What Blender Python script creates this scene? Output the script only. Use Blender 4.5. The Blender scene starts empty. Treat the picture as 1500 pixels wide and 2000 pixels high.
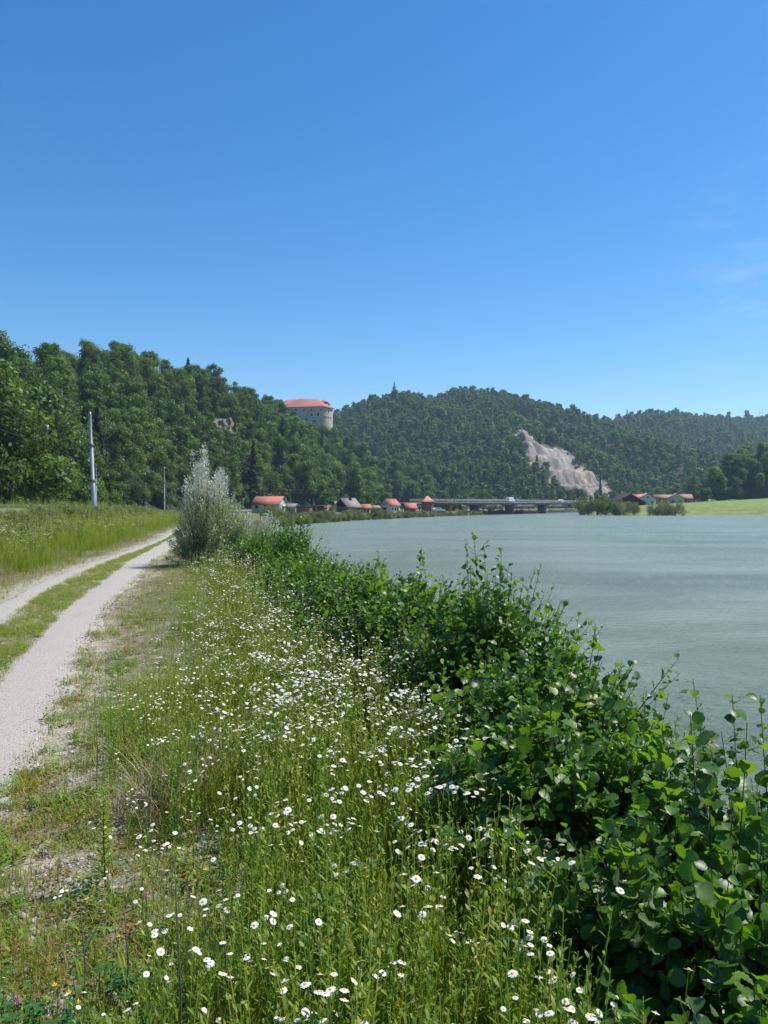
import bpy, math, random
import numpy as np
from mathutils import Vector, Matrix, Euler

S = bpy.context.scene
COL = S.collection
rng = np.random.default_rng(11)
random.seed(5)
R = math.radians

# ------------------------------------------------------------------ camera, sky, sun, exposure
EYE = 1.75
WATER = -2.3
cam_d = bpy.data.cameras.new('camera')
cam = bpy.data.objects.new('camera', cam_d); COL.objects.link(cam)
cam.location = (0, 0, EYE)
cam.rotation_euler = (R(90 - 0.57), 0, 0)
cam_d.sensor_fit = 'VERTICAL'; cam_d.sensor_height = 36.0; cam_d.lens = 27.0
cam_d.clip_start = 0.05; cam_d.clip_end = 8000
S.camera = cam

SUN_AZ, SUN_EL = 66.0, 58.0
w = bpy.data.worlds.new('World'); S.world = w; w.use_nodes = True
nt = w.node_tree; nt.nodes.clear()
sky = nt.nodes.new('ShaderNodeTexSky'); sky.sky_type = 'NISHITA'; sky.sun_disc = False
sky.sun_elevation = R(SUN_EL); sky.sun_rotation = R(SUN_AZ)
sky.altitude = 200; sky.air_density = 1.0; sky.dust_density = 0.3; sky.ozone_density = 3.0
bg = nt.nodes.new('ShaderNodeBackground'); bg.inputs['Strength'].default_value = 0.088
wo = nt.nodes.new('ShaderNodeOutputWorld')
hs = nt.nodes.new('ShaderNodeHueSaturation'); hs.inputs['Hue'].default_value = .499; hs.inputs['Saturation'].default_value = 1.36; hs.inputs['Value'].default_value = 1.27
nt.links.new(sky.outputs[0], hs.inputs['Color']); 
# one faint wisp of cirrus low on the right
wt = nt.nodes.new('ShaderNodeTexCoord'); wm = nt.nodes.new('ShaderNodeMapping'); wm.inputs['Scale'].default_value = (7, 7, 30); wm.inputs['Rotation'].default_value = (0, .35, 0)
wn = nt.nodes.new('ShaderNodeTexNoise'); wn.inputs['Scale'].default_value = 1.6; wn.inputs['Detail'].default_value = 7; wn.inputs['Roughness'].default_value = .6
nt.links.new(wt.outputs['Generated'], wm.inputs[0]); nt.links.new(wm.outputs[0], wn.inputs[0])
wd = nt.nodes.new('ShaderNodeVectorMath'); wd.operation = 'DISTANCE'; wd.inputs[1].default_value = (.425, .865, .262); nt.links.new(wt.outputs['Generated'], wd.inputs[0])
w1 = nt.nodes.new('ShaderNodeMapRange'); w1.inputs['From Min'].default_value = .13; w1.inputs['From Max'].default_value = .02; nt.links.new(wd.outputs['Value'], w1.inputs[0])
w2 = nt.nodes.new('ShaderNodeMapRange'); w2.inputs['From Min'].default_value = .48; w2.inputs['From Max'].default_value = .75; w2.inputs['To Max'].default_value = .16; nt.links.new(wn.outputs[0], w2.inputs[0])
w3 = nt.nodes.new('ShaderNodeMath'); w3.operation = 'MULTIPLY'; nt.links.new(w1.outputs[0], w3.inputs[0]); nt.links.new(w2.outputs[0], w3.inputs[1])
wx = nt.nodes.new('ShaderNodeMix'); wx.data_type = 'RGBA'; wx.inputs['B'].default_value = (7.5, 8.2, 9, 1)
nt.links.new(w3.outputs[0], wx.inputs['Factor']); nt.links.new(hs.outputs[0], wx.inputs['A']); nt.links.new(wx.outputs['Result'], bg.inputs[0]); nt.links.new(bg.outputs[0], wo.inputs[0])
sd = bpy.data.lights.new('sun', 'SUN'); sd.energy = 5.0; sd.angle = R(0.53); sd.color = (1, 0.96, 0.9)
sun = bpy.data.objects.new('sun', sd); COL.objects.link(sun)
dsun = Vector((math.sin(R(SUN_AZ)) * math.cos(R(SUN_EL)), math.cos(R(SUN_AZ)) * math.cos(R(SUN_EL)), math.sin(R(SUN_EL))))
sun.rotation_euler = dsun.to_track_quat('Z', 'Y').to_euler(); sun.location = (20, -10, 60)
S.view_settings.view_transform = 'Standard'; S.view_settings.look = 'None'
S.view_settings.exposure = 0.5; S.view_settings.gamma = 1; S.view_settings.use_curve_mapping = False
S.cycles.max_bounces = 6; S.cycles.diffuse_bounces = 3; S.cycles.glossy_bounces = 2
S.cycles.transmission_bounces = 3; S.cycles.volume_bounces = 0; S.cycles.transparent_max_bounces = 4
S.cycles.caustics_reflective = False; S.cycles.caustics_refractive = False

# ------------------------------------------------------------------ helpers
def ss(a, b, x):
    t = np.clip((x - a) / (b - a), 0, 1)
    return t * t * (3 - 2 * t)

_perm = np.random.default_rng(3).random((256, 256))
def vnoise(x, y):
    xi = np.floor(x).astype(int); yi = np.floor(y).astype(int)
    fx = x - xi; fy = y - yi
    fx = fx * fx * (3 - 2 * fx); fy = fy * fy * (3 - 2 * fy)
    g = lambda i, j: _perm[i & 255, j & 255]
    return (g(xi, yi) * (1 - fx) + g(xi + 1, yi) * fx) * (1 - fy) + (g(xi, yi + 1) * (1 - fx) + g(xi + 1, yi + 1) * fx) * fy
def fbm(x, y, sc, o=4):
    s = 0; a = 1; t = 0
    for k in range(o):
        s = s + a * vnoise(x / sc + 17.3 * k, y / sc + 9.1 * k); t += a; a *= 0.5; sc *= 0.5
    return s / t

def poly_dist(x, y, P):
    """distance to polyline, parameter-interpolated extra columns"""
    P = np.asarray(P, float); best = np.full(x.shape, 1e9); ext = np.zeros(x.shape)
    for a, b in zip(P[:-1], P[1:]):
        dx, dy = b[0] - a[0], b[1] - a[1]; L = dx * dx + dy * dy
        t = np.clip(((x - a[0]) * dx + (y - a[1]) * dy) / L, 0, 1)
        d = np.hypot(x - a[0] - t * dx, y - a[1] - t * dy)
        m = d < best; best = np.where(m, d, best)
        if P.shape[1] > 2: ext = np.where(m, a[2] + t * (b[2] - a[2]), ext)
    return (best, ext) if P.shape[1] > 2 else best
def in_poly(x, y, P):
    r = np.zeros(x.shape, bool); n = len(P)
    for i in range(n):
        x1, y1 = P[i]; x2, y2 = P[(i + 1) % n]
        if y1 == y2: continue
        c = ((y1 > y) != (y2 > y)) & (x < (x2 - x1) * (y - y1) / (y2 - y1) + x1)
        r ^= c
    return r

LS = [(5, -250), (3.0, -20), (2.8, 0), (2.7, 4), (2.2, 7), (1.3, 10.5), (-.2, 16), (-2, 23), (-6.5, 40), (-12, 70), (-17, 110), (-17.6, 150), (-5.5, 196), (13.5, 243), (32, 281), (60, 335), (100, 413), (180, 530), (400, 700), (700, 880), (1300, 1000)]
RS = [(700, -250), (560, 0), (400, 150), (250, 236), (138, 276), (72, 290), (80, 320), (95, 350), (130, 410), (200, 500), (400, 640), (700, 800), (1300, 900)]
RIVER = LS + RS[::-1]
RAIL = [(-12, -40), (-16, 10), (-20, 30), (-28, 63), (-45, 142), (-52, 190), (-48, 235), (-28, 290), (8, 345), (60, 420), (135, 510), (300, 650), (600, 860)]
RIDGE_A = [(-150, 40, 26), (-118, 110, 24), (-95, 180, 28), (-92, 260, 42.5), (-86, 350, 53), (-74, 420, 51), (-54, 500, 50), (-34, 515, 42), (-14, 520, 30), (8, 514, 12), (34, 505, -3)]
RIDGE_B = [(-300, 860, 60), (-150, 880, 92), (-60, 900, 102), (12, 900, 127), (60, 925, 120), (90, 950, 140), (153, 1000, 140), (257, 1100, 125), (314, 1150, 118), (420, 1220, 140), (511, 1300, 148), (620, 1390, 150), (725, 1450, 160), (1100, 1500, 175), (1600, 1500, 150)]
SPUR_B = [(90, 950, 138), (120, 800, 92), (128, 700, 66), (120, 620, 36), (112, 560, 8)]
SPUR_C = [(400, 1210, 130), (350, 1000, 70), (330, 880, 20)]
SPUR_D = [(620, 1390, 145), (520, 1100, 90), (450, 900, 20)]
RIDGE_D = [(172, 420, 4), (192, 425, 16), (230, 430, 30), (340, 440, 40), (640, 460, 60)]
QUARRY = []   # filled below (world polygon)

def hills(x, y):
    nz = fbm(x, y, 55) - .5
    d, h = poly_dist(x, y, RIDGE_A)
    A = h - .76 * d + 9 * nz * ss(0, 25, h - .76 * d)
    d, h = poly_dist(x, y, RIDGE_B)
    nb = np.abs(fbm(x + 300, y * .8, 210, 5) - .5) * 2
    B = h - .335 * d
    B = B + (nb - .25) * 34 * ss(0, 60, B) * ss(0, 120, d)
    for sp, sl in ((SPUR_B, .42), (SPUR_C, .4), (SPUR_D, .4)):
        d, h = poly_dist(x, y, sp)
        B = np.maximum(B, h - sl * d)
    B = B + (fbm(x, y, 40) - .5) * 9 * ss(0, 20, B)
    d, h = poly_dist(x, y, RIDGE_D)
    D = h - .75 * d + 4 * nz
    return A, B, D

QPX = [(992, 855), (1006, 851), (1027, 842), (1042, 860), (1062, 872), (1090, 878), (1116, 884), (1126, 902), (1153, 925), (1188, 945), (1199, 973), (1150, 981), (1112, 980), (1090, 958), (1060, 926), (1034, 902), (1012, 884)]
# the quarry outline on the ground, as metres east and north of the camera (worked out from a survey of the slope)
def height(x, y, quarry=True):
    x = np.asarray(x, float); y = np.asarray(y, float)
    ins = in_poly(x, y, RIVER)
    dl = poly_dist(x, y, LS); dr = poly_dist(x, y, RS)
    left = (dl < dr)
    G = -0.8 * ss(40, 150, y) - .9 * ss(300, 380, y) + .75 * ss(6.5, 15, dl) * ss(160, 90, y) + .06 * (fbm(x, y, 1.3) - .5) * ss(4, 8, dl + 3)
    rl = poly_dist(x, y, RAIL)
    G = G + .5 * ss(6, 3.2, rl)
    zl = -2.6 + (G + 2.6) * ss(-.1, 2.1 + 1.5 * ss(100, 200, y), dl)
    zr = -2.6 + 3.1 * ss(0, 20, dr) + 8.4 * np.clip((dr - 16) / 125, 0, 1.6) ** .9
    z = np.where(left, zl, zr)
    z = np.where(ins, -2.6 - np.minimum(np.minimum(dl, dr) * .4, 2.5), z)
    A, B, D = hills(x, y)
    zz = np.maximum(np.maximum(A, B), D)
    zz = np.where(ins, -99, zz)
    zz = np.where(left & (rl < 7), -99, np.where(left, np.minimum(zz, (rl - 8.5) * .95 + np.maximum(0, rl - 20) * .9), zz))
    z = np.maximum(z, zz)
    return z
# solve the quarry and cliff outlines once on the terrain
def survey(pts, y0, y1):
    out = []
    for px, py in pts:
        Y = np.arange(y0, y1, 1.0)
        X = (px - 750) / 1500 * Y; Z = EYE + (985 - py) / 1500 * Y
        hz = height(X, Y)
        k = np.argmax(hz >= Z) if np.any(hz >= Z) else len(Y) - 1
        out.append((float(X[k]), float(Y[k])))
    return out
QUARRY = survey(QPX, 540, 1100)
_h0 = height
def height(x, y, drop=0.0):
    x = np.asarray(x, float); y = np.asarray(y, float)
    z = _h0(x, y)
    m = in_poly(x, y, QUARRY)
    if m.any():
        ed = poly_dist(x, y, QUARRY + QUARRY[:1])
        f = ss(0, 10, ed) * m
        n = fbm(x, y, 40) * 9 + fbm(x, y, 7, 3) * 2.5
        zt = z + n
        st = 13.0
        q = np.floor(zt / st) * st + st * ss(.15, .5, (zt / st) % 1.0)
        zq = q - n - 3 + (fbm(x, y, 5, 3) - .5) * 4
        z = z * (1 - f) + f * zq - (drop * ss(0, 6, ed) * m)
    return z
def h1(x, y): return float(height(np.array([x]), np.array([y]))[0])
def proj(x, y, z):
    x, y, z = map(np.asarray, (x, y, z)); yy = np.maximum(y, .01)
    return 750 + x / yy * 1500, 985 - (z - EYE) / yy * 1500

# ---- mesh building
class MB:
    def __init__(s): s.V = []; s.F = []; s.M = []; s.C = []; s.n = 0
    def add(s, V, F, m=0, c=(1, 1, 1)):
        V = np.asarray(V, float).reshape(-1, 3)
        s.V.append(V); F = np.asarray(F, int)
        s.F.append(F + s.n); s.M.append(np.full(len(F), m, int))
        C = np.asarray(c, float)
        s.C.append(np.broadcast_to(C, (len(V), 3)) if C.ndim == 1 else C)
        s.n += len(V); return s
    def arrays(s): return np.concatenate(s.V)
    def box(s, c, size, rz=0, m=0, col=(1, 1, 1), taper=1.0, top=True):
        x, y, z = np.array(size) / 2
        V = np.array([[-x, -y, -z], [x, -y, -z], [x, y, -z], [-x, y, -z], [-x * taper, -y * taper, z], [x * taper, -y * taper, z], [x * taper, y * taper, z], [-x * taper, y * taper, z]])
        ca, sa = math.cos(rz), math.sin(rz)
        V = V @ np.array([[ca, sa, 0], [-sa, ca, 0], [0, 0, 1]]) + np.array(c)
        return s.add(V, [[0, 3, 2, 1], [4, 5, 6, 7], [0, 1, 5, 4], [1, 2, 6, 5], [2, 3, 7, 6], [3, 0, 4, 7]], m, col)
    def tube(s, P, r, n=6, m=0, col=(1, 1, 1), cap=True):
        P = np.asarray(P, float); r = np.broadcast_to(np.asarray(r, float), (len(P),))
        T = np.gradient(P, axis=0); T /= np.linalg.norm(T, axis=1)[:, None] + 1e-9
        a = np.array([1, 0, 0]) if abs(T[0, 0]) < .8 else np.array([0, 1, 0])
        X = np.cross(T, a); X /= np.linalg.norm(X, axis=1)[:, None] + 1e-9
        Y = np.cross(T, X)
        th = np.arange(n) / n * 2 * np.pi
        V = P[:, None] + r[:, None, None] * (np.cos(th)[None, :, None] * X[:, None] + np.sin(th)[None, :, None] * Y[:, None])
        i = np.arange(len(P) - 1)[:, None] * n; j = np.arange(n)[None]; k = (j + 1) % n
        F = np.stack([i + j, i + k, i + n + k, i + n + j], -1).reshape(-1, 4)
        s.add(V.reshape(-1, 3), F, m, col)
        if cap and n == 4:
            b = s.n - n; s.F.append(np.array([[b, b + 1, b + 2, b + 3]])); s.M.append(np.array([m]))
        elif cap and n >= 5:
            b = s.n
            s.add([P[-1] + T[-1] * r[-1] * .3], np.zeros((0, 3), int), m, col)
            s.F.append(np.array([[b - n + q, b - n + (q + 1) % n, b] for q in range(n)])); s.M.append(np.full(n, m))
        return s
    def build(s, name, mats):
        me = bpy.data.meshes.new(name)
        V = np.concatenate(s.V); me.vertices.add(len(V)); me.vertices.foreach_set('co', V.astype(np.float32).ravel())
        L = np.concatenate([f.ravel() for f in s.F if len(f)])
        tot = np.concatenate([np.full(len(f), f.shape[1]) for f in s.F if len(f)])
        mi = np.concatenate([q[:len(f)] for f, q in zip(s.F, s.M) if len(f)])
        me.loops.add(len(L)); me.loops.foreach_set('vertex_index', L.astype(np.int32))
        me.polygons.add(len(tot)); st = np.concatenate([[0], np.cumsum(tot)[:-1]])
        me.polygons.foreach_set('loop_start', st.astype(np.int32)); me.polygons.foreach_set('loop_total', tot.astype(np.int32))
        me.polygons.foreach_set('material_index', mi.astype(np.int32))
        a = me.color_attributes.new('Col', 'FLOAT_COLOR', 'POINT')
        C = np.concatenate(s.C); a.data.foreach_set('color', np.c_[C, np.ones(len(C))].astype(np.float32).ravel())
        for m_ in (mats if isinstance(mats, (list, tuple)) else [mats]): me.materials.append(m_)
        me.update(calc_edges=True); me.validate()
        return me
def smooth(me):
    me.polygons.foreach_set('use_smooth', np.ones(len(me.polygons), bool)); return me

def link(name, data, parent=None, loc=None, rot=None, scale=None):
    o = bpy.data.objects.new(name, data); COL.objects.link(o)
    if parent is not None: o.parent = parent
    if loc is not None: o.location = loc
    if rot is not None: o.rotation_euler = rot
    if scale is not None: o.scale = scale if hasattr(scale, '__len__') else (scale,) * 3
    return o
def tag(o, label, cat, group=None):
    o['label'] = label; o['category'] = cat
    if group: o['group'] = group
    return o
def struct(name, me):
    o = link(name, me); o['kind'] = 'structure'; return o
def empty(name, loc, label, cat, group=None, rz=0, scale=1):
    o = link(name, None, None, loc, (0, 0, rz), scale); o.empty_display_size = .1
    return tag(o, label, cat, group)

# ---- geometry-nodes scatter for stuff only
def library(name, meshes):
    c = bpy.data.collections.new(name)
    for i, me in enumerate(meshes):
        o = bpy.data.objects.new('%s_%02d' % (name, i), me); c.objects.link(o)
    return c
def gn_group(coll):
    g = bpy.data.node_groups.new('scatter_' + coll.name, 'GeometryNodeTree')
    g.interface.new_socket('Geometry', in_out='INPUT', socket_type='NodeSocketGeometry')
    g.interface.new_socket('Geometry', in_out='OUTPUT', socket_type='NodeSocketGeometry')
    N = g.nodes; gi = N.new('NodeGroupInput'); go = N.new('NodeGroupOutput')
    ci = N.new('GeometryNodeCollectionInfo'); ci.inputs['Collection'].default_value = coll
    ci.inputs['Separate Children'].default_value = True; ci.inputs['Reset Children'].default_value = True
    iop = N.new('GeometryNodeInstanceOnPoints'); iop.inputs['Pick Instance'].default_value = True
    def attr(nm, t):
        a = N.new('GeometryNodeInputNamedAttribute'); a.data_type = t; a.inputs['Name'].default_value = nm
        return a.outputs['Attribute']
    e2r = N.new('FunctionNodeEulerToRotation')
    L = g.links
    L.new(gi.outputs[0], iop.inputs['Points']); L.new(ci.outputs[0], iop.inputs['Instance'])
    L.new(attr('idx', 'INT'), iop.inputs['Instance Index'])
    L.new(attr('rot', 'FLOAT_VECTOR'), e2r.inputs[0]); L.new(e2r.outputs[0], iop.inputs['Rotation'])
    L.new(attr('scl', 'FLOAT_VECTOR'), iop.inputs['Scale']); L.new(iop.outputs[0], go.inputs[0])
    return g
_groups = {}
def scatter(name, pts, rot, scl, idx, coll, parent=None):
    pts = np.asarray(pts, float); n = len(pts)
    me = bpy.data.meshes.new(name); me.vertices.add(n); me.vertices.foreach_set('co', pts.astype(np.float32).ravel())
    a = me.attributes.new('rot', 'FLOAT_VECTOR', 'POINT'); a.data.foreach_set('vector', np.asarray(rot, np.float32).ravel())
    scl = np.asarray(scl, float)
    if scl.ndim == 1: scl = np.repeat(scl[:, None], 3, 1)
    a = me.attributes.new('scl', 'FLOAT_VECTOR', 'POINT'); a.data.foreach_set('vector', scl.astype(np.float32).ravel())
    a = me.attributes.new('idx', 'INT', 'POINT'); a.data.foreach_set('value', np.asarray(idx, np.int32))
    o = link(name, me, parent); o['kind'] = 'stuff'
    if coll.name not in _groups: _groups[coll.name] = gn_group(coll)
    m = o.modifiers.new('scatter', 'NODES'); m.node_group = _groups[coll.name]
    return o
def zrot(n): return np.c_[rng.normal(0, .05, n), rng.normal(0, .05, n), rng.random(n) * 6.283]

# ---- frames
def nrm(v): return v / (np.linalg.norm(v, axis=-1, keepdims=True) + 1e-9)
def frames(d, n):
    Y = nrm(d); Z = nrm(n - (n * Y).sum(-1, keepdims=True) * Y); X = np.cross(Y, Z)
    return X, Y, Z
def eul(X, Y, Z):
    ry = np.arcsin(np.clip(-X[:, 2], -1, 1)); rx = np.arctan2(Y[:, 2], Z[:, 2]); rz = np.arctan2(X[:, 1], X[:, 0])
    return np.c_[rx, ry, rz]

# ------------------------------------------------------------------ materials
def mat(name, color, rough=.8, spec=.3, metal=0, var=0.0, vscale=5.0, bump=0.0, bscale=40.0, color2=None, vcol=False):
    m = bpy.data.materials.new(name); m.use_nodes = True
    N = m.node_tree.nodes; L = m.node_tree.links; b = N['Principled BSDF']
    b.inputs['Roughness'].default_value = rough; b.inputs['Specular IOR Level'].default_value = spec; b.inputs['Metallic'].default_value = metal
    tc = N.new('ShaderNodeTexCoord')
    nz = N.new('ShaderNodeTexNoise'); nz.inputs['Scale'].default_value = vscale; nz.inputs['Detail'].default_value = 6; nz.inputs['Roughness'].default_value = .65
    L.new(tc.outputs['Object'], nz.inputs['Vector'])
    mx = N.new('ShaderNodeMix'); mx.data_type = 'RGBA'
    c = np.array(color, float); c2 = np.array(color2 if color2 is not None else c * (1 - var), float)
    mx.inputs['A'].default_value = (*c, 1); mx.inputs['B'].default_value = (*c2, 1)
    rp = N.new('ShaderNodeMapRange'); rp.inputs['From Min'].default_value = .35; rp.inputs['From Max'].default_value = .65
    L.new(nz.outputs[0], rp.inputs[0]); L.new(rp.outputs[0], mx.inputs['Factor'])
    out = mx.outputs['Result']
    if vcol:
        at = N.new('ShaderNodeVertexColor'); at.layer_name = 'Col'
        mu = N.new('ShaderNodeMix'); mu.data_type = 'RGBA'; mu.blend_type = 'MULTIPLY'; mu.inputs['Factor'].default_value = 1
        L.new(out, mu.inputs['A']); L.new(at.outputs[0], mu.inputs['B']); out = mu.outputs['Result']
    L.new(out, b.inputs['Base Color'])
    if bump:
        n2 = N.new('ShaderNodeTexNoise'); n2.inputs['Scale'].default_value = bscale; n2.inputs['Detail'].default_value = 5
        L.new(tc.outputs['Object'], n2.inputs['Vector'])
        bp = N.new('ShaderNodeBump'); bp.inputs['Strength'].default_value = bump; bp.inputs['Distance'].default_value = 1.0 / bscale
        L.new(n2.outputs[0], bp.inputs['Height']); L.new(bp.outputs[0], b.inputs['Normal'])
    return m

def leafmat(name, c1, c2, rough=.5, spec=.4, trans=.3, back=None, tcol=None, island=True, c3=None, vc=False):
    """leaf: colour varies per plant and per leaf; underside colour 'back'; light passes through"""
    m = bpy.data.materials.new(name); m.use_nodes = True
    N = m.node_tree.nodes; L = m.node_tree.links; b = N['Principled BSDF']; out = N['Material Output']
    b.inputs['Roughness'].default_value = rough; b.inputs['Specular IOR Level'].default_value = spec
    oi = N.new('ShaderNodeObjectInfo'); ge = N.new('ShaderNodeNewGeometry')
    ad = N.new('ShaderNodeMath'); ad.operation = 'ADD'
    ad.operation = 'MULTIPLY_ADD'; ad.inputs[1].default_value = 1.7
    L.new(oi.outputs['Random'], ad.inputs[0]); L.new(ge.outputs['Random Per Island'], ad.inputs[2])
    hf = N.new('ShaderNodeMath'); hf.operation = 'MULTIPLY'; hf.inputs[1].default_value = .37; L.new(ad.outputs[0], hf.inputs[0])
    rp = N.new('ShaderNodeValToRGB'); L.new(hf.outputs[0], rp.inputs[0])
    e = rp.color_ramp.elements; e[0].position = .1; e[0].color = (*c1, 1); e[1].position = .75 if c3 else .9; e[1].color = (*c2, 1)
    if c3:
        q = e.new(.92); q.color = (*c3, 1)
    col = rp.outputs[0]
    if vc:
        at = N.new('ShaderNodeVertexColor'); at.layer_name = 'Col'
        mu = N.new('ShaderNodeMix'); mu.data_type = 'RGBA'; mu.blend_type = 'MULTIPLY'; mu.inputs['Factor'].default_value = 1
        L.new(col, mu.inputs['A']); L.new(at.outputs[0], mu.inputs['B']); col = mu.outputs['Result']
    front = col
    if back:
        mb = N.new('ShaderNodeMix'); mb.data_type = 'RGBA'; mb.inputs['B'].default_value = (*back, 1)
        L.new(col, mb.inputs['A']); L.new(ge.outputs['Backfacing'], mb.inputs['Factor']); col = mb.outputs['Result']
    L.new(col, b.inputs['Base Color'])
    tr = N.new('ShaderNodeBsdfTranslucent')
    g = N.new('ShaderNodeMix'); g.data_type = 'RGBA'; g.blend_type = 'MULTIPLY'; g.inputs['Factor'].default_value = 1
    g.inputs['B'].default_value = (*(tcol or (1.9, 1.7, .55)), 1); L.new(front, g.inputs['A']); L.new(g.outputs['Result'], tr.inputs[0])
    ms = N.new('ShaderNodeMixShader'); ms.inputs[0].default_value = trans
    L.new(b.outputs[0], ms.inputs[1]); L.new(tr.outputs[0], ms.inputs[2]); L.new(ms.outputs[0], out.inputs['Surface'])
    return m

M = {}
M['bark'] = mat('bark', (.10, .08, .06), .9, .2, color2=(.05, .04, .03), vscale=8)
M['twig'] = mat('twig', (.13, .10, .08), .7, .3, color2=(.07, .055, .05), vscale=20)
M['alder'] = leafmat('alder_leaf', (.026, .078, .012), (.085, .185, .016), .42, .42, .42, back=(.11, .17, .08), tcol=(2.3, 2.1, .4), c3=(.12, .21, .03))
M['willow'] = leafmat('willow_leaf', (.13, .20, .05), (.23, .31, .09), .5, .4, .25, back=(.5, .52, .47), c3=(.38, .4, .33))
M['willow_silver'] = leafmat('willow_silver_leaf', (.58, .60, .55), (.78, .79, .75), .45, .5, .25, back=(.40, .43, .34), tcol=(1.1, 1.1, .8))
M['crown'] = leafmat('broadleaf_crown', (.034, .080, .012), (.095, .170, .020), .55, .3, .34, vc=True, c3=(.15, .21, .035))
M['crown_far'] = leafmat('forest_crown', (.032, .085, .014), (.09, .18, .022), .55, .3, .3, vc=True, c3=(.14, .22, .035))
M['conifer'] = leafmat('conifer_crown', (.022, .045, .016), (.04, .07, .026), .7, .2, .1, vc=True)
M['bushleaf'] = leafmat('bank_bush_leaf', (.10, .14, .045), (.17, .21, .085), .6, .3, .3, c3=(.27, .3, .18))
M['grass'] = leafmat('grass_blade', (.12, .20, .02), (.25, .31, .035), .5, .35, .45, c3=(.38, .33, .09))
M['stalk'] = leafmat('stalk_leaf', (.09, .18, .018), (.22, .30, .035), .5, .35, .45, c3=(.34, .32, .07))
M['dry'] = leafmat('dry_blade', (.30, .24, .13), (.46, .39, .25), .6, .3, .3, tcol=(1.2, 1.1, .8))
M['rust'] = leafmat('rust_herb', (.22, .12, .035), (.20, .19, .04), .6, .3, .3, tcol=(1.3, 1.1, .6))
M['clover'] = leafmat('clover_leaf', (.03, .11, .02), (.055, .16, .03), .5, .35, .3)
M['petal'] = leafmat('daisy_petal', (.78, .78, .78), (.85, .85, .86), .6, .2, .25, tcol=(1, 1, 1))
M['disc'] = mat('daisy_disc', (.72, .50, .03), .8, .2, color2=(.55, .33, .02), vscale=300)
M['yellow'] = leafmat('trefoil_petal', (.78, .56, .01), (.82, .62, .02), .5, .3, .25, tcol=(1, 1, .6))
M['pink'] = leafmat('clover_head', (.42, .15, .30), (.5, .2, .36), .6, .2, .25, tcol=(1, 1, 1))
M['pebble'] = mat('pebble', (.42, .40, .37), .85, .3, color2=(.24, .225, .2), vscale=30, bump=.3, bscale=150)
M['gravel'] = mat('gravel_path_mat', (.41, .38, .335), .9, .25, color2=(.26, .24, .205), vscale=55, bump=.9, bscale=90)
M['ballast'] = mat('ballast', (.22, .2, .18), .9, .2, color2=(.10, .09, .08), vscale=20)
M['steel'] = mat('galvanised_steel', (.36, .37, .38), .5, .5, .4, color2=(.26, .27, .28), vscale=3)
M['darksteel'] = mat('dark_steel', (.09, .09, .095), .6, .4, .4)
M['ceramic'] = mat('insulator_ceramic', (.5, .5, .48), .3, .5)
M['white'] = mat('white_render', (.66, .65, .62), .85, .2, color2=(.5, .49, .46), vscale=1.2)
M['cream'] = mat('cream_render', (.55, .48, .33), .85, .2, color2=(.42, .36, .25), vscale=1.2)
M['castle'] = mat('castle_render', (.50, .44, .36), .9, .2, color2=(.38, .335, .28), vscale=.25, bump=.3, bscale=2)
M['rooftile'] = mat('red_roof_tiles', (.42, .15, .11), .8, .3, color2=(.31, .11, .085), vscale=1.5)
M['pinktile'] = mat('pink_roof_tiles', (.50, .22, .17), .8, .3, color2=(.40, .17, .13), vscale=.6)
M['browntile'] = mat('brown_red_tiles', (.33, .16, .12), .8, .3, color2=(.24, .12, .09), vscale=.6)
M['greytile'] = mat('grey_roof', (.24, .22, .2), .8, .3, color2=(.16, .145, .13), vscale=1.5)
M['darkwood'] = mat('dark_wood', (.035, .025, .02), .85, .2, color2=(.02, .015, .012), vscale=3)
M['ochrewood'] = mat('ochre_wood', (.33, .19, .07), .8, .2, color2=(.22, .12, .05), vscale=3)
M['brick'] = mat('brick_wall', (.30, .13, .09), .9, .2, color2=(.2, .085, .06), vscale=3)
M['glass'] = mat('window_glass', (.02, .025, .03), .08, .6)
M['concrete'] = mat('bridge_concrete', (.20, .20, .195), .85, .3, color2=(.12, .12, .12), vscale=.3)
M['tank'] = mat('tank_paint', (.62, .62, .60), .5, .4, color2=(.45, .44, .42), vscale=.5)
M['carpaint'] = mat('car_paint', (.75, .76, .78), .25, .5)
M['redpaint'] = mat('red_car_paint', (.30, .05, .04), .3, .5)
M['rubber'] = mat('rubber', (.02, .02, .02), .8, .2)
M['stone'] = mat('stone_wall', (.40, .37, .32), .9, .2, color2=(.25, .23, .2), vscale=.4, bump=.5, bscale=3)
M['rock'] = mat('cliff_rock', (.31, .25, .18), .9, .2, color2=(.11, .115, .07), vscale=.35, bump=1, bscale=1.2)

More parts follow.
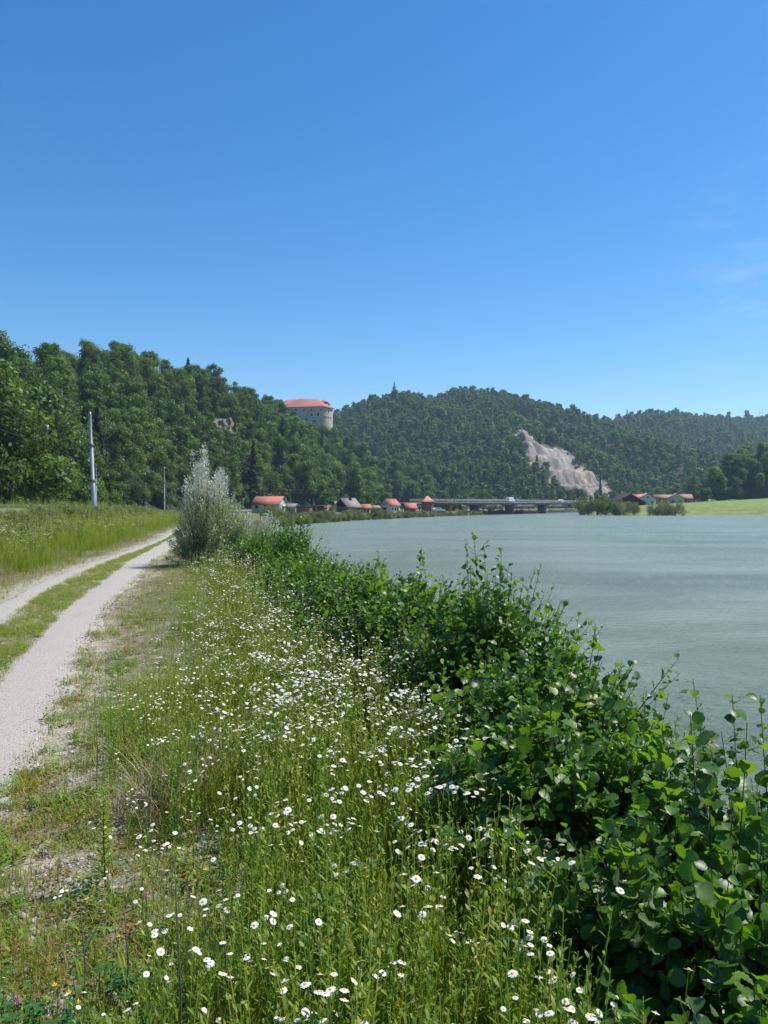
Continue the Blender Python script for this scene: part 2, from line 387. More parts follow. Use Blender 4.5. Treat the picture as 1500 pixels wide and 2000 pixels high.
# terrain material: vertex colour albedo x fine noise
def ground_mat():
    m = bpy.data.materials.new('ground_soil'); m.use_nodes = True
    N = m.node_tree.nodes; L = m.node_tree.links; b = N['Principled BSDF']
    b.inputs['Roughness'].default_value = .95; b.inputs['Specular IOR Level'].default_value = .15
    at = N.new('ShaderNodeVertexColor'); at.layer_name = 'Col'
    tc = N.new('ShaderNodeTexCoord')
    prev = at.outputs[0]
    for sc, lo, hi in ((60, .55, 1.45), (9, .7, 1.3), (.35, .75, 1.25)):
        nz = N.new('ShaderNodeTexNoise'); nz.inputs['Scale'].default_value = sc; nz.inputs['Detail'].default_value = 4
        L.new(tc.outputs['Object'], nz.inputs['Vector'])
        r_ = N.new('ShaderNodeMapRange'); r_.inputs['From Min'].default_value = .3; r_.inputs['From Max'].default_value = .7
        r_.inputs['To Min'].default_value = lo; r_.inputs['To Max'].default_value = hi; L.new(nz.outputs[0], r_.inputs[0])
        mu = N.new('ShaderNodeVectorMath'); mu.operation = 'SCALE'; L.new(prev, mu.inputs[0]); L.new(r_.outputs[0], mu.inputs['Scale'])
        prev = mu.outputs[0]
    L.new(prev, b.inputs['Base Color'])
    n2 = N.new('ShaderNodeTexNoise'); n2.inputs['Scale'].default_value = 70; n2.inputs['Detail'].default_value = 5
    L.new(tc.outputs['Object'], n2.inputs['Vector'])
    bp = N.new('ShaderNodeBump'); bp.inputs['Strength'].default_value = .8; bp.inputs['Distance'].default_value = .015
    L.new(n2.outputs[0], bp.inputs['Height']); L.new(bp.outputs[0], b.inputs['Normal'])
    return m
M['ground'] = ground_mat()

def water_mat():
    m = bpy.data.materials.new('river_water'); m.use_nodes = True
    N = m.node_tree.nodes; L = m.node_tree.links; b = N['Principled BSDF']
    b.inputs['Base Color'].default_value = (.115, .165, .125, 1)
    b.inputs['Roughness'].default_value = .24; b.inputs['IOR'].default_value = 1.33
    tc = N.new('ShaderNodeTexCoord')
    def noise(scale, rot, det, ro):
        mp = N.new('ShaderNodeMapping'); mp.inputs['Scale'].default_value = scale; mp.inputs['Rotation'].default_value = (0, 0, rot)
        nz = N.new('ShaderNodeTexNoise'); nz.inputs['Scale'].default_value = 1; nz.inputs['Detail'].default_value = det; nz.inputs['Roughness'].default_value = ro
        L.new(tc.outputs['Object'], mp.inputs[0]); L.new(mp.outputs[0], nz.inputs[0]); return nz.outputs[0]
    big = noise((.02, .05, 1), .5, 3, .5)
    mx = N.new('ShaderNodeMix'); mx.data_type = 'RGBA'
    mx.inputs['A'].default_value = (.165, .23, .19, 1); mx.inputs['B'].default_value = (.20, .25, .18, 1)
    L.new(big, mx.inputs['Factor']); L.new(mx.outputs['Result'], b.inputs['Base Color'])
    a = noise((1.5, 4.2, 1), .35, 6, .65); c = noise((5, 11, 1), .1, 4, .6)
    pat = noise((.05, .12, 1), .2, 3, .6)
    s1 = N.new('ShaderNodeMath'); s1.operation = 'MULTIPLY_ADD'; s1.inputs[1].default_value = .22; L.new(c, s1.inputs[0]); L.new(a, s1.inputs[2])
    s2 = N.new('ShaderNodeMapRange'); s2.inputs['From Min'].default_value = .35; s2.inputs['From Max'].default_value = .65; s2.inputs['To Min'].default_value = .45; s2.inputs['To Max'].default_value = 1.1
    L.new(pat, s2.inputs[0])
    s3 = N.new('ShaderNodeMath'); s3.operation = 'MULTIPLY'; L.new(s1.outputs[0], s3.inputs[0]); L.new(s2.outputs[0], s3.inputs[1])
    bp = N.new('ShaderNodeBump'); bp.inputs['Strength'].default_value = 1; bp.inputs['Distance'].default_value = .42
    L.new(s3.outputs[0], bp.inputs['Height']); L.new(bp.outputs[0], b.inputs['Normal'])
    return m
M['water'] = water_mat()

# ------------------------------------------------------------------ ground: one sheet, finest near the camera
TRK_R = [(-1.75, -3), (-2.1, 2), (-2.7, 4.8), (-3.15, 6.4), (-3.93, 9), (-5.02, 12.8), (-5.85, 16.5), (-7.4, 23), (-8.9, 30.6), (-11.5, 44), (-17, 75), (-26, 130)]
TRK_L = [(-3.2, -3), (-3.9, 3), (-5.0, 8), (-5.9, 11.6), (-7.1, 16), (-8.25, 21.6), (-10.2, 33.5), (-11.4, 40), (-13.2, 48), (-18.8, 76), (-28, 131)]
def interp_track(P, n_per=6):
    P = np.array(P, float); out = []
    for i in range(len(P) - 1):
        p0 = P[max(i - 1, 0)]; p1 = P[i]; p2 = P[i + 1]; p3 = P[min(i + 2, len(P) - 1)]
        for t in np.arange(n_per) / n_per:
            out.append(.5 * ((2 * p1) + (-p0 + p2) * t + (2 * p0 - 5 * p1 + 4 * p2 - p3) * t * t + (-p0 + 3 * p1 - 3 * p2 + p3) * t ** 3))
    out.append(P[-1]); return np.array(out)
TR = interp_track(TRK_R); TL = interp_track(TRK_L)

def ground():
    ang = np.concatenate([np.radians(np.arange(-180, -38, 4.0)), np.radians(np.arange(-38, 38, .19)), np.radians(np.arange(38, 180, 4.0))])
    rad = .35 * (1.0165 ** np.arange(0, 545)); rad = rad[rad < 2500]
    rr, aa = np.meshgrid(rad, ang, indexing='ij')
    x = rr * np.sin(aa); y = rr * np.cos(aa)
    z = height(x, y, 7.0)
    n = fbm(x, y, .9); n2 = fbm(x, y, 14); nf = fbm(x, y, .12, 2)
    dl = poly_dist(x, y, LS); dr = poly_dist(x, y, RS); left = dl < dr
    c = np.zeros(x.shape + (3,))
    def mixin(col, f):
        c[:] = c * (1 - f[..., None]) + np.array(col) * f[..., None]
    c[:] = (.13, .13, .055)
    mixin((.15, .125, .085), ss(.42, .58, n) * (rr < 60)); mixin((.10, .15, .04), ss(.5, .6, n2) * .6)
    mixin((.27, .25, .22), ss(.5, .62, nf) * .5 * (rr < 12))
    dtr = np.minimum(poly_dist(x, y, TR), poly_dist(x, y, TL))
    mixin((.30, .27, .21), ss(.95, .45, dtr + (n - .5) * .8) * .8)
    mixin((.06, .05, .035), ss(2.3, 1.8, dl) * left)
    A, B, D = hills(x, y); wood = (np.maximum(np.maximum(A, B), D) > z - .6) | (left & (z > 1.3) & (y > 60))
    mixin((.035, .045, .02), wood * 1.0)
    # right bank field
    rf = (~left) & ~wood
    mixin((.17, .19, .06), rf * 1.0)
    mixin((.14, .205, .055), rf * ss(15, 19, dr))
    row = .5 + .5 * np.sin((x * .25 + y * .97) * 1.1)
    mixin((.16, .23, .06), rf * ss(24, 34, dr) * row * .35)
    q = in_poly(x, y, QUARRY)
    if q.any():
        slope = fbm(x, y, 22, 4)
        mixin((.46, .42, .37), q * 1.0); mixin((.22, .20, .19), q * ss(.42, .6, slope) * .85); mixin((.40, .31, .2), q * ss(.55, .65, fbm(x + 50, y, 35)) * .6)
    b = MB(); nr, na = x.shape
    i = np.arange(nr - 1)[:, None] * na; j = np.arange(na)[None]; k = (j + 1) % na
    F = np.stack([i + j, i + na + j, i + na + k, i + k], -1).reshape(-1, 4)
    V = np.stack([x, y, z], -1).reshape(-1, 3)
    b.add(V, F, 0, c.reshape(-1, 3))
    # close the middle
    cc = b.n; b.add([[0, 0, float(z[0].mean())]], np.zeros((0, 3), int), 0, (.2, .18, .12))
    b.F.append(np.array([[q_, (q_ + 1) % na, cc] for q_ in range(na)])); b.M.append(np.zeros(na, int))
    me = b.build('ground', M['ground']); smooth(me)
    return struct('ground', me)
ground()

def quarry():
    Q = np.array(QUARRY); X, Y = np.meshgrid(np.arange(Q[:, 0].min() - 4, Q[:, 0].max() + 4, 1.1), np.arange(Q[:, 1].min() - 6, Q[:, 1].max() + 6, 1.5)); ny, nx = X.shape
    Z = height(X, Y) + (np.abs(fbm(X, Y, 11, 4) - .5) * -5) + (fbm(X, Y, 2.6, 2) - .5) * 3.4
    ed = poly_dist(X, Y, QUARRY + QUARRY[:1]); ins = in_poly(X, Y, QUARRY); Z = np.where(ins, Z, _h0(X, Y) - 3) 
    gy, gx = np.gradient(Z); steep = np.hypot(gx / 1.1, gy / 1.5)
    c = np.zeros(X.shape + (3,)); c[:] = (.21, .18, .148)
    def mx(col, f): c[:] = c * (1 - f[..., None]) + np.array(col) * f[..., None]
    mx((.13, .12, .12), ss(.44, .6, fbm(X, Y, 26, 4)) * .9); mx((.37, .27, .16), ss(.54, .66, fbm(X + 50, Y, 30)) * .7); mx((.34, .315, .28), ss(.5, .72, fbm(X * .6, Y, 7, 3)) * .8); mx((.12, .12, .10), ss(.6, .72, fbm(X, Y + 90, 5, 3)) * .7)
    i = np.arange(ny - 1)[:, None] * nx; j = np.arange(nx - 1)[None]; F = np.stack([i + j, i + j + 1, i + nx + j + 1, i + nx + j], -1).reshape(-1, 4)
    keep = (ins | (ed < 2.5)).ravel()[F].all(1); V = np.stack([X, Y, Z], -1).reshape(-1, 3)
    b = MB(); b.add(V, F[keep], 0, c.reshape(-1, 3)); return struct('quarry_face', b.build('quarry_face', M['ground']))
quarry()

def water():
    b = MB(); b.add([[-60, -260, WATER], [1400, -260, WATER], [1400, 1100, WATER], [-60, 1100, WATER]], [[0, 1, 2, 3]])
    return struct('water', b.build('water', M['water']))
water()

def track(P, wid, name):
    s_ = np.concatenate([[0], np.cumsum(np.hypot(*np.diff(P, axis=0).T))])
    t = np.concatenate([np.arange(0, 40, .12), np.arange(40, s_[-1], .6)])
    cx = np.interp(t, s_, P[:, 0]); cy = np.interp(t, s_, P[:, 1])
    tx = np.gradient(cx, t); ty = np.gradient(cy, t); L = np.hypot(tx, ty); nx, ny = ty / L, -tx / L
    us = np.array([-1.12, -1, -.8, -.4, 0, .4, .8, 1, 1.12]); V = []
    for u in us:
        e = 1 + .34 * (fbm(t + (50 if u < 0 else 0), t * 0 + 3, .9, 5) - .5) * 2 + .35 * (fbm(t + (90 if u < 0 else 0), t * 0 + 7, .28, 3) - .5)
        ww = wid / 2 * u * (e if abs(u) > .5 else 1)
        X = cx + nx * ww; Y = cy + ny * ww
        Z = height(X, Y) + (.018 * (1 - (u * u)) + .006 if abs(u) <= 1 else -.05)
        V.append(np.c_[X, Y, Z])
    V = np.stack(V, 1); n, m = V.shape[:2]
    i = np.arange(n - 1)[:, None] * m; j = np.arange(m - 1)[None]
    F = np.stack([i + j, i + j + 1, i + m + j + 1, i + m + j], -1).reshape(-1, 4)
    b = MB(); b.add(V.reshape(-1, 3), F)
    return struct(name, smooth(b.build(name, M['gravel'])))
track(TR, .8, 'gravel_path'); track(TL, .52, 'gravel_path')

# ------------------------------------------------------------------ trees
def crown_arrays(seed, h, r, base, n, s, kind='broad'):
    g = np.random.default_rng(seed)
    if kind == 'broad':
        K = (20, 34, 15, 26, 40)[seed % 5]; cz = g.uniform(base + .08 * h, h * .95, K)
        tz = (cz - base) / (h - base); env = r * np.sqrt(np.clip(1 - (tz * 1.05 - .42) ** 2 / .42, .05, 1)) 
        th = g.random(K) * 6.283; rr = env * np.sqrt(g.random(K)) * .78
        C = np.c_[rr * np.cos(th), rr * np.sin(th), cz]; lr = r * g.uniform(.24, .50, K) * (20 / K) ** .4
        k = g.choice(K, n, p=lr ** 2 / (lr ** 2).sum()); d = nrm(g.normal(0, 1, (n, 3)) + np.array([0, 0, .35]))
        rad = lr[k] * (g.uniform(.42, 1.2, n)) * (1 + .2 * np.sin(d[:, 0] * 7 + k) * np.sin(d[:, 2] * 6))
        P = C[k] + d * rad[:, None] * np.array([1, 1, .8])
        nn = nrm(d + g.normal(0, .45, (n, 3)))
        tone = .65 + .7 * g.random(K)[k]
    else:   # conifer: tiers
        z = base + (h - base) * g.random(n) ** 1.35; t = (z - base) / (h - base)
        tier = np.abs(((t * 9) % 1) - .5) * 2
        th = g.random(n) * 6.283; spoke = .75 + .25 * np.cos(th * 5 + np.floor(t * 9) * 2)
        rr = r * (1 - t) ** .8 * (.45 + .55 * tier) * spoke * np.sqrt(g.uniform(.25, 1, n))
        P = np.c_[rr * np.cos(th), rr * np.sin(th), z - rr * .25]
        nn = nrm(np.c_[np.cos(th) * .5, np.sin(th) * .5, np.ones(n)] + g.normal(0, .4, (n, 3)))
        tone = np.ones(n)
    t1 = nrm(np.cross(nn, nrm(g.normal(0, 1, (n, 3))))); t2 = np.cross(nn, t1)
    sz = s * g.uniform(.6, 1.3, n)[:, None]
    V = np.stack([P - t1 * sz, P - t2 * sz * .55 + nn * sz * .15, P + t1 * sz, P + t2 * sz * .55 + nn * sz * .15], 1)
    return V.reshape(-1, 3), np.arange(4 * n).reshape(n, 4), np.repeat(np.repeat(tone[:, None], 3, 1), 4, 0)
def trunk_mb(seed, h, r0, base, r, b=None):
    g = np.random.default_rng(seed); b = b or MB()
    z = np.linspace(-.6, h * .85, 7); lx = g.normal(0, .02 * h); ly = g.normal(0, .02 * h)
    P = np.c_[lx * (z / h) ** 2 * 2, ly * (z / h) ** 2 * 2, z]
    b.tube(P, np.linspace(r0, r0 * .2, 7), 7)
    for k in range(7):
        zz = base * .8 + (h * .8 - base * .8) * k / 7; th = g.random() * 6.283
        p0 = np.array([np.interp(zz, z, P[:, 0]), np.interp(zz, z, P[:, 1]), zz]); L = r * g.uniform(.5, .8)
        p2 = p0 + np.array([math.cos(th) * L, math.sin(th) * L, L * .8]); p1 = (p0 + p2) / 2 + np.array([0, 0, -.12 * L])
        b.tube([p0, p1, p2], [r0 * .45, r0 * .3, r0 * .1], 5)
    return b
def crown_mesh(name, *a, m='crown', **k):
    b = MB(); V, F, C = crown_arrays(*a, **k); b.add(V, F, 0, C); return b.build(name, M[m])

# near-forest variants (h, r, base)
TV = []
for i, (h, r, base, s, n, kind, mm) in enumerate([(15, 4.6, 3.2, .30, 5200, 'broad', 'crown'), (17, 4.2, 4, .30, 5200, 'broad', 'crown'), (13, 5, 2.2, .32, 5200, 'broad', 'crown'),
                                   (11, 3.6, 1.6, .28, 4200, 'broad', 'crown'), (16, 5.4, 3, .32, 5600, 'broad', 'crown'), (19, 3.3, 4, .36, 3600, 'conifer', 'conifer'), (16, 3.6, 5, .36, 3000, 'conifer', 'conifer')]):
    TV.append((trunk_mb(50 + i, h, h * .016, base, r).build('trunk', M['bark']), crown_mesh('crown', 70 + i, h, r, base, n, s, kind, m=mm), h))
# joined low-detail versions for the far wood
FV = []
for i, (h, r, base, kind, mm) in enumerate([(12, 4.4, 1.5, 'broad', 'crown_far'), (13, 4.8, 1.5, 'broad', 'crown_far'), (10, 4, 1, 'broad', 'crown_far'), (14, 4.2, 2, 'broad', 'crown_far'), (16, 3, 2, 'conifer', 'conifer')]):
    b = MB(); V, F, C = crown_arrays(170 + i, h, r, base, 620, .72, kind); b.add(V, F, 0, C)
    b.tube([[0, 0, -1], [0, 0, h * .7]], [.25, .08], 4, m=1)
    FV.append(b.build('far_tree', [M[mm], M['bark']]))
NV = []
for tr_, cr, h in TV:      # joined mid-detail versions for the rest of the near slope
    b = MB(); V = np.empty(len(cr.vertices) * 3, np.float32); cr.vertices.foreach_get('co', V)
    V = V.reshape(-1, 3); C = np.empty(len(V) * 4, np.float32); cr.color_attributes['Col'].data.foreach_get('color', C); C = C.reshape(-1, 4)[:, :3]
    b.add(V, np.arange(len(V)).reshape(-1, 4), 0, C)
    b.tube([[0, 0, -1], [0, 0, h * .75]], [.25, .06], 5, m=1)
    NV.append(b.build('slope_tree', [cr.materials[0], M['bark']]))
LIB_FAR = library('far_tree', FV); LIB_NEAR = library('slope_tree', NV)

CASTLE = np.array([-52.0, 498.0]); CLIFF = survey([(425, 850)], 120, 420)[0]
print('cliff', CLIFF, 'quarry', QUARRY)

def grid_pts(x0, x1, y0, y1, sp):
    X, Y = np.meshgrid(np.arange(x0, x1, sp), np.arange(y0, y1, sp)); X = X.ravel(); Y = Y.ravel()
    return X + rng.uniform(-.45, .45, len(X)) * sp, Y + rng.uniform(-.45, .45, len(Y)) * sp
_az = np.arange(-40, 40, .25)
def horizon_table():
    rr = 20 * (1.02 ** np.arange(0, 235)); T = []
    for a in _az:
        x = rr * math.sin(R(a)); y = rr * math.cos(R(a)); T.append(np.maximum.accumulate((height(x, y) - EYE) / rr))
    return rr, np.array(T)
HR, HT = horizon_table()
def visible(x, y, z, htree, margin=4.0):
    a = np.degrees(np.arctan2(x, y)); r = np.hypot(x, y)
    ia = np.clip(((a + 40) / .25).astype(int), 0, len(_az) - 1); ir = np.clip(np.log(r / 20) / math.log(1.02), 0, len(HR) - 1).astype(int)
    el = (z + htree + margin - EYE) / r
    return (el >= HT[ia, ir]) & (np.abs(a) < 33)

def wooded():
    # slope A and D : near forest
    x, y = grid_pts(-260, 60, 40, 640, 4.7); x2, y2 = grid_pts(-130, -40, 150, 340, 3.4); st_ = np.hypot(height(x2 + 1, y2) - height(x2 - 1, y2), height(x2, y2 + 1) - height(x2, y2 - 1)) / 2 > 1.05
    x = np.r_[x, x2[st_]]; y = np.r_[y, y2[st_]]; A, B, D = hills(x, y); z = height(x, y)
    rl = poly_dist(x, y, RAIL)
    far = x < np.interp(y, [p[1] for p in RAIL], [p[0] for p in RAIL])
    ok = ((A > z - .8) | (far & (A > -14))) & (rl > 8.0) & (z > -1.5) & visible(x, y, z, 15)
    ok &= ((x - CASTLE[0]) / 21) ** 2 + ((y - CASTLE[1] - 4) / np.where(y > CASTLE[1], 13, 15)) ** 2 > 1
    ok &= ~((np.abs(x - CLIFF[0]) < 5.5) & (y > CLIFF[1] - 9) & (y < CLIFF[1] + 4))
    x, y, z = x[ok], y[ok], z[ok]
    order = np.argsort(np.hypot(x, y) + rng.uniform(-15, 15, len(x)))
    x, y, z = x[order], y[order], z[order]
    n = len(x); dens = fbm(x, y, 40)
    idx = rng.choice(5, n); con = (rng.random(n) < .02 + .1 * (dens > .6)) & (z < 27); idx = np.where(con, rng.choice([5, 6], n), idx)
    sc = (.45 + .68 * rng.random(n) ** 1.4) * np.where(z > 25, .92, 1); sc = np.where((((x - CASTLE[0]) / 36) ** 2 + ((y - CASTLE[1]) / 28) ** 2 < 1), sc * .8, sc)
    sc = np.where(((np.abs(x - CLIFF[0]) < 14) & (y > CLIFF[1] - 30) & (y < CLIFF[1])), sc * .5, sc)
    rot = zrot(n); sc3 = sc[:, None] * np.c_[rng.uniform(.85, 1.2, n), rng.uniform(.85, 1.2, n), rng.uniform(.8, 1.25, n)]
    px, py = proj(x, y, z + 7)
    kinds = ['rounded green tree', 'tall leafy tree', 'broad spreading tree', 'low bushy tree', 'full-crowned tree', 'tall dark conifer', 'dark flat-tiered conifer']
    spots = [(40, 'at the left edge'), (110, 'far left'), (170, 'left of the tallest pole'), (230, 'right of the tallest pole'), (300, 'between the two armed poles'), (350, 'above the second armed pole'), (420, 'left of the willow top'), (480, 'behind the silver willow'), (560, 'above the long red roof'), (680, 'above the dark gabled house'), (9999, 'above the white gabled house')]
    def where(i):
        lv = 'on level ground' if z[i] < 2 else 'at the slope foot' if z[i] < 7 else 'low on the slope' if z[i] < 14 else 'mid-slope' if z[i] < 24 else 'high on the slope' if z[i] < 34 else 'near the ridge'
        return lv + ' ' + next(v for u, v in spots if px[i] < u)
    kinds2 = [('small ' if sc[i] < .72 else 'large ' if sc[i] > .92 else '') for i in range(n)]
    vis = np.where((px > -60) & (px < 900))[0][:290]; m = np.zeros(n, bool); m[vis] = True
    for i in vis:
        t = empty('forest_tree', (x[i], y[i], z[i]), kinds2[i] + kinds[idx[i]] + ' ' + where(i), 'tree', 'trees on the wooded slope behind the railway', rot[i, 2], tuple(map(float, sc3[i])))
        link('trunk', TV[idx[i]][0], t); link('crown', TV[idx[i]][1], t)
    r_ = ~m
    o = scatter('forest', np.c_[x, y, z][r_], rot[r_], sc3[r_], idx[r_], LIB_NEAR)
    tag(o, 'dense mixed forest covering the upper part of the steep slope left of and below the castle', 'forest')
    # far wood B
    x, y = grid_pts(-420, 1500, 520, 1620, 7.4); A, B, D = hills(x, y); z = height(x, y)
    ok = (B > z - .8) & (B >= A) & (z > -1) & visible(x, y, z, 10, 8) & (poly_dist(x, y, RAIL) > 10)
    ok &= ~in_poly(x, y, QUARRY)
    ok &= np.hypot(x - 12, y - 893) > 9
    x, y, z = x[ok], y[ok], z[ok]; n = len(x)
    idx = rng.choice(4, n); idx = np.where(rng.random(n) < .01 + .06 * (fbm(x, y, 90) > .62), 4, idx)
    o = scatter('forest', np.c_[x, y, z - .5], zrot(n), (rng.uniform(.5, 1.05, n) * np.where(rng.random(n) < .06, 1.25, 1))[:, None] * np.c_[rng.uniform(.8, 1.25, n), rng.uniform(.8, 1.25, n), rng.uniform(.8, 1.2, n)], idx, LIB_FAR)
    tag(o, 'hazy forest covering the far hills around the pale quarry', 'forest')
    print('far trees', n, 'slope rest', r_.sum())
    # wood on the right bank
    x, y = grid_pts(160, 420, 380, 520, 6); A, B, D = hills(x, y); z = height(x, y)
    ok = (D > z - .8) & visible(x, y, z, 15, 0) & (z > 1) & (x / y * 1500 + 750 < 1580) & (y < 450)
    x, y, z = x[ok], y[ok], z[ok]; n = len(x); rot = zrot(n)
    for i in range(n):
        k = int(rng.choice(5)); q_ = proj(x[i], y[i], 5)[0]; lv = ('front row' if y[i] < 405 else 'second row' if y[i] < 425 else 'rear') + (', left end' if q_ < 1430 else ', left part' if q_ < 1455 else ', middle' if q_ < 1480 else ', right part' if q_ < 1505 else ', at the frame edge')
        t = empty('wood_tree', (x[i], y[i], z[i]), kinds[k] + ' in the shady right-hand wood, ' + lv, 'tree', 'trees of the shady wood on the right bank', rot[i, 2], float(rng.uniform(.7, 1.05)))
        link('trunk', TV[k][0], t); link('crown', TV[k][1], t)
wooded()

def lone_tree(px, Y, hgt, k, label, name='broadleaf_tree', rz=1.0, dz=0):
    x = (px - 750) / 1500 * Y; t = empty(name, (x, Y, h1(x, Y) + dz), label, 'tree', None, rz, hgt / TV[k][2])
    link('trunk', TV[k][0], t); link('crown', TV[k][1], t); return t
for px, Y, hh, k, lab in ((-28, 92, 19, 4, 'huge bright green tree cut by the left edge, nearest of the wood'), (22, 97, 19.5, 0, 'tall bright green tree second from the left edge, nearest the meadow'), (62, 104, 17, 2, 'broad bright tree third from the left edge behind the meadow'), (96, 112, 14, 3, 'bushy mid-green tree left of the tallest pole at the wood edge')):
    lone_tree(px, Y, hh, k, lab)
lone_tree(1406, 345, 13, 1, 'tall slim tree standing alone on the field edge left of the shady wood')
lone_tree(1382, 400, 8, 3, 'small roundish tree behind the parked cars beside the field')
lone_tree(545, 470, 13, 5, 'dark conifer standing on the ridge just left of the castle', 'conifer_tree', dz=2)
lone_tree(537, 478, 11, 6, 'slightly shorter dark conifer left of the castle, touching its taller neighbour', 'conifer_tree')
lone_tree(799, 893, 13, 1, 'single tree beside the ruin on the far hilltop', dz=-1)
lone_tree(451, 408, 17, 5, 'narrow dark dead-looking conifer sticking up from the ridge skyline', 'conifer_tree').scale = (.3, .3, .85)
lone_tree(368, 335, 15, 6, 'bare-stemmed pine poking above the ridge skyline', 'pine_tree', dz=2)
lone_tree(1178, 345, 8, 3, 'small dark tree between the quarry foot and the black barn')
lone_tree(945, 420, 9, 2, 'pale rounded tree behind the bridge deck, left of its middle pier', dz=2)
for px, Y, hh, lab in ((838, 300, 7, 'bushy tree just right of the tower-like brick house'), (868, 330, 8, 'leafy tree behind the left end of the bridge')):
    lone_tree(px, Y, hh, 2, lab)

# ------------------------------------------------------------------ bushes on the banks
def bush_mesh(seed, n, s, m='bushleaf'):
    g = np.random.default_rng(seed); b = MB(); K = 9
    C = np.c_[g.uniform(-.6, .6, K), g.uniform(-.5, .5, K), g.uniform(.3, .72, K)]; lr = g.uniform(.25, .42, K)
    k = g.choice(K, n); d = nrm(g.normal(0, 1, (n, 3)) + [0, 0, .3]); P = C[k] + d * (lr[k] * g.uniform(.4, 1.15, n))[:, None]
    nn = nrm(d + g.normal(0, .6, (n, 3))); t1 = nrm(np.cross(nn, g.normal(0, 1, (n, 3)))); t1 = nrm(t1 + [0, 0, .5]); t2 = nrm(np.cross(nn, t1))
    z = s * g.uniform(.6, 1.4, n)[:, None]
    V = np.stack([P - t1 * z, P - t2 * z * .4, P + t1 * z, P + t2 * z * .4], 1)
    b.add(V.reshape(-1, 3), np.arange(4 * n).reshape(n, 4), 0); me = b.build('foliage', M[m])
    s_ = MB()
    for q in range(7):
        th = g.random() * 6.28; s_.tube([[0, 0, -.3], [.15 * math.cos(th), .15 * math.sin(th), .3], [.5 * math.cos(th), .4 * math.sin(th), .75]], [.03, .02, .006], 4)
    return me, s_.build('stem', M['bark'])
BV = [bush_mesh(300 + i, 2600, .047) for i in range(4)]
def bush(px, Y, wid, hgt, k, label, group, dz=0, cat='bush'):
    x = (px - 750) / 1500 * Y
    t = empty('bank_bush', (x, Y, h1(x, Y) - .2 + dz), label, cat, group, k * 1.3)
    t.scale = (wid / 1.7, wid / 1.7, hgt / .78)
    link('foliage', BV[k % 4][0], t); link('stem', BV[k % 4][1], t)
rb = [(1133, 291, 7, 5.2), (1150, 289, 7, 5.6), (1166, 288, 6, 5.4), (1183, 287, 7, 5.8), (1200, 286, 7, 5.2), (1219, 285, 8, 5.0), (1238, 285, 6, 4.6), (1281, 282, 7.5, 5.2), (1296, 284, 5, 5.0), (1316, 280, 7.5, 5.6)]
rbl = ['leftmost bush at the river tip of the right bank', 'second bush from the river tip of the right bank', 'grey-green bush third from the river tip of the right bank', 'tallest bush of the clump in front of the black barn', 'bush below the left end of the black barn', 'wide bush below the middle of the black barn', 'small bush at the right end of the clump before the barn', 'round bush left of the gap on the right bank', 'narrow bush squeezed between two round ones on the right bank', 'rightmost round bush on the grassy right bank']
for i, (a, Y, w_, h_) in enumerate(rb): bush(a, Y, w_, h_, i, rbl[i], 'bushes along the right river bank')
# willow scrub fringe along the left bank below the huts
g2 = np.random.default_rng(8)
fx, fy = [], []
for t in np.arange(0, 1, 1 / 330):
    P = np.array([(-17.4, 128), (-17.6, 150), (-5.5, 196), (13.5, 243), (32, 281), (60, 335), (100, 413), (150, 487)], float); d_ = np.concatenate([[0], np.cumsum(np.hypot(*np.diff(P, axis=0).T))])
    s_ = t * d_[-1]; fx.append(np.interp(s_, d_, P[:, 0])); fy.append(np.interp(s_, d_, P[:, 1]))
fx = np.array(fx) - g2.uniform(.3, 2.4, len(fx)); fy = np.array(fy) + g2.normal(0, .5, len(fy))
LIB_BUSH = library('bank_bush', [b_[0] for b_ in BV])
hh = g2.uniform(.9, 2.2, len(fx)) * np.where(fy < 215, 1.25, .9)
o = scatter('bank_scrub', np.c_[fx, fy, height(fx, fy) - .2], zrot(len(fx)), np.c_[hh * .7, hh * .7, hh], g2.integers(0, 4, len(fx)), LIB_BUSH)
tag(o, 'low willow scrub fringing the far left bank below the huts and railway', 'scrub')
for i, (px, Y, w_, h_, lab) in enumerate([(897, 296, 3, 2.5, 'small green bush on the bank beside the first bridge pier'), (700, 212, 2.6, 2.6, 'tall green bush in front of the small yellow hut'), (943, 330, 4.4, 4.2, 'pale rounded willow bush between the first two bridge piers'), (964, 345, 4, 3, 'low bush right of the pale willow under the bridge'), (648, 196, 2.4, 2.1, 'low silvery bush on the bank before the double-gabled dark house')]):
    bush(px, Y, w_, h_, i, lab, None, 0)

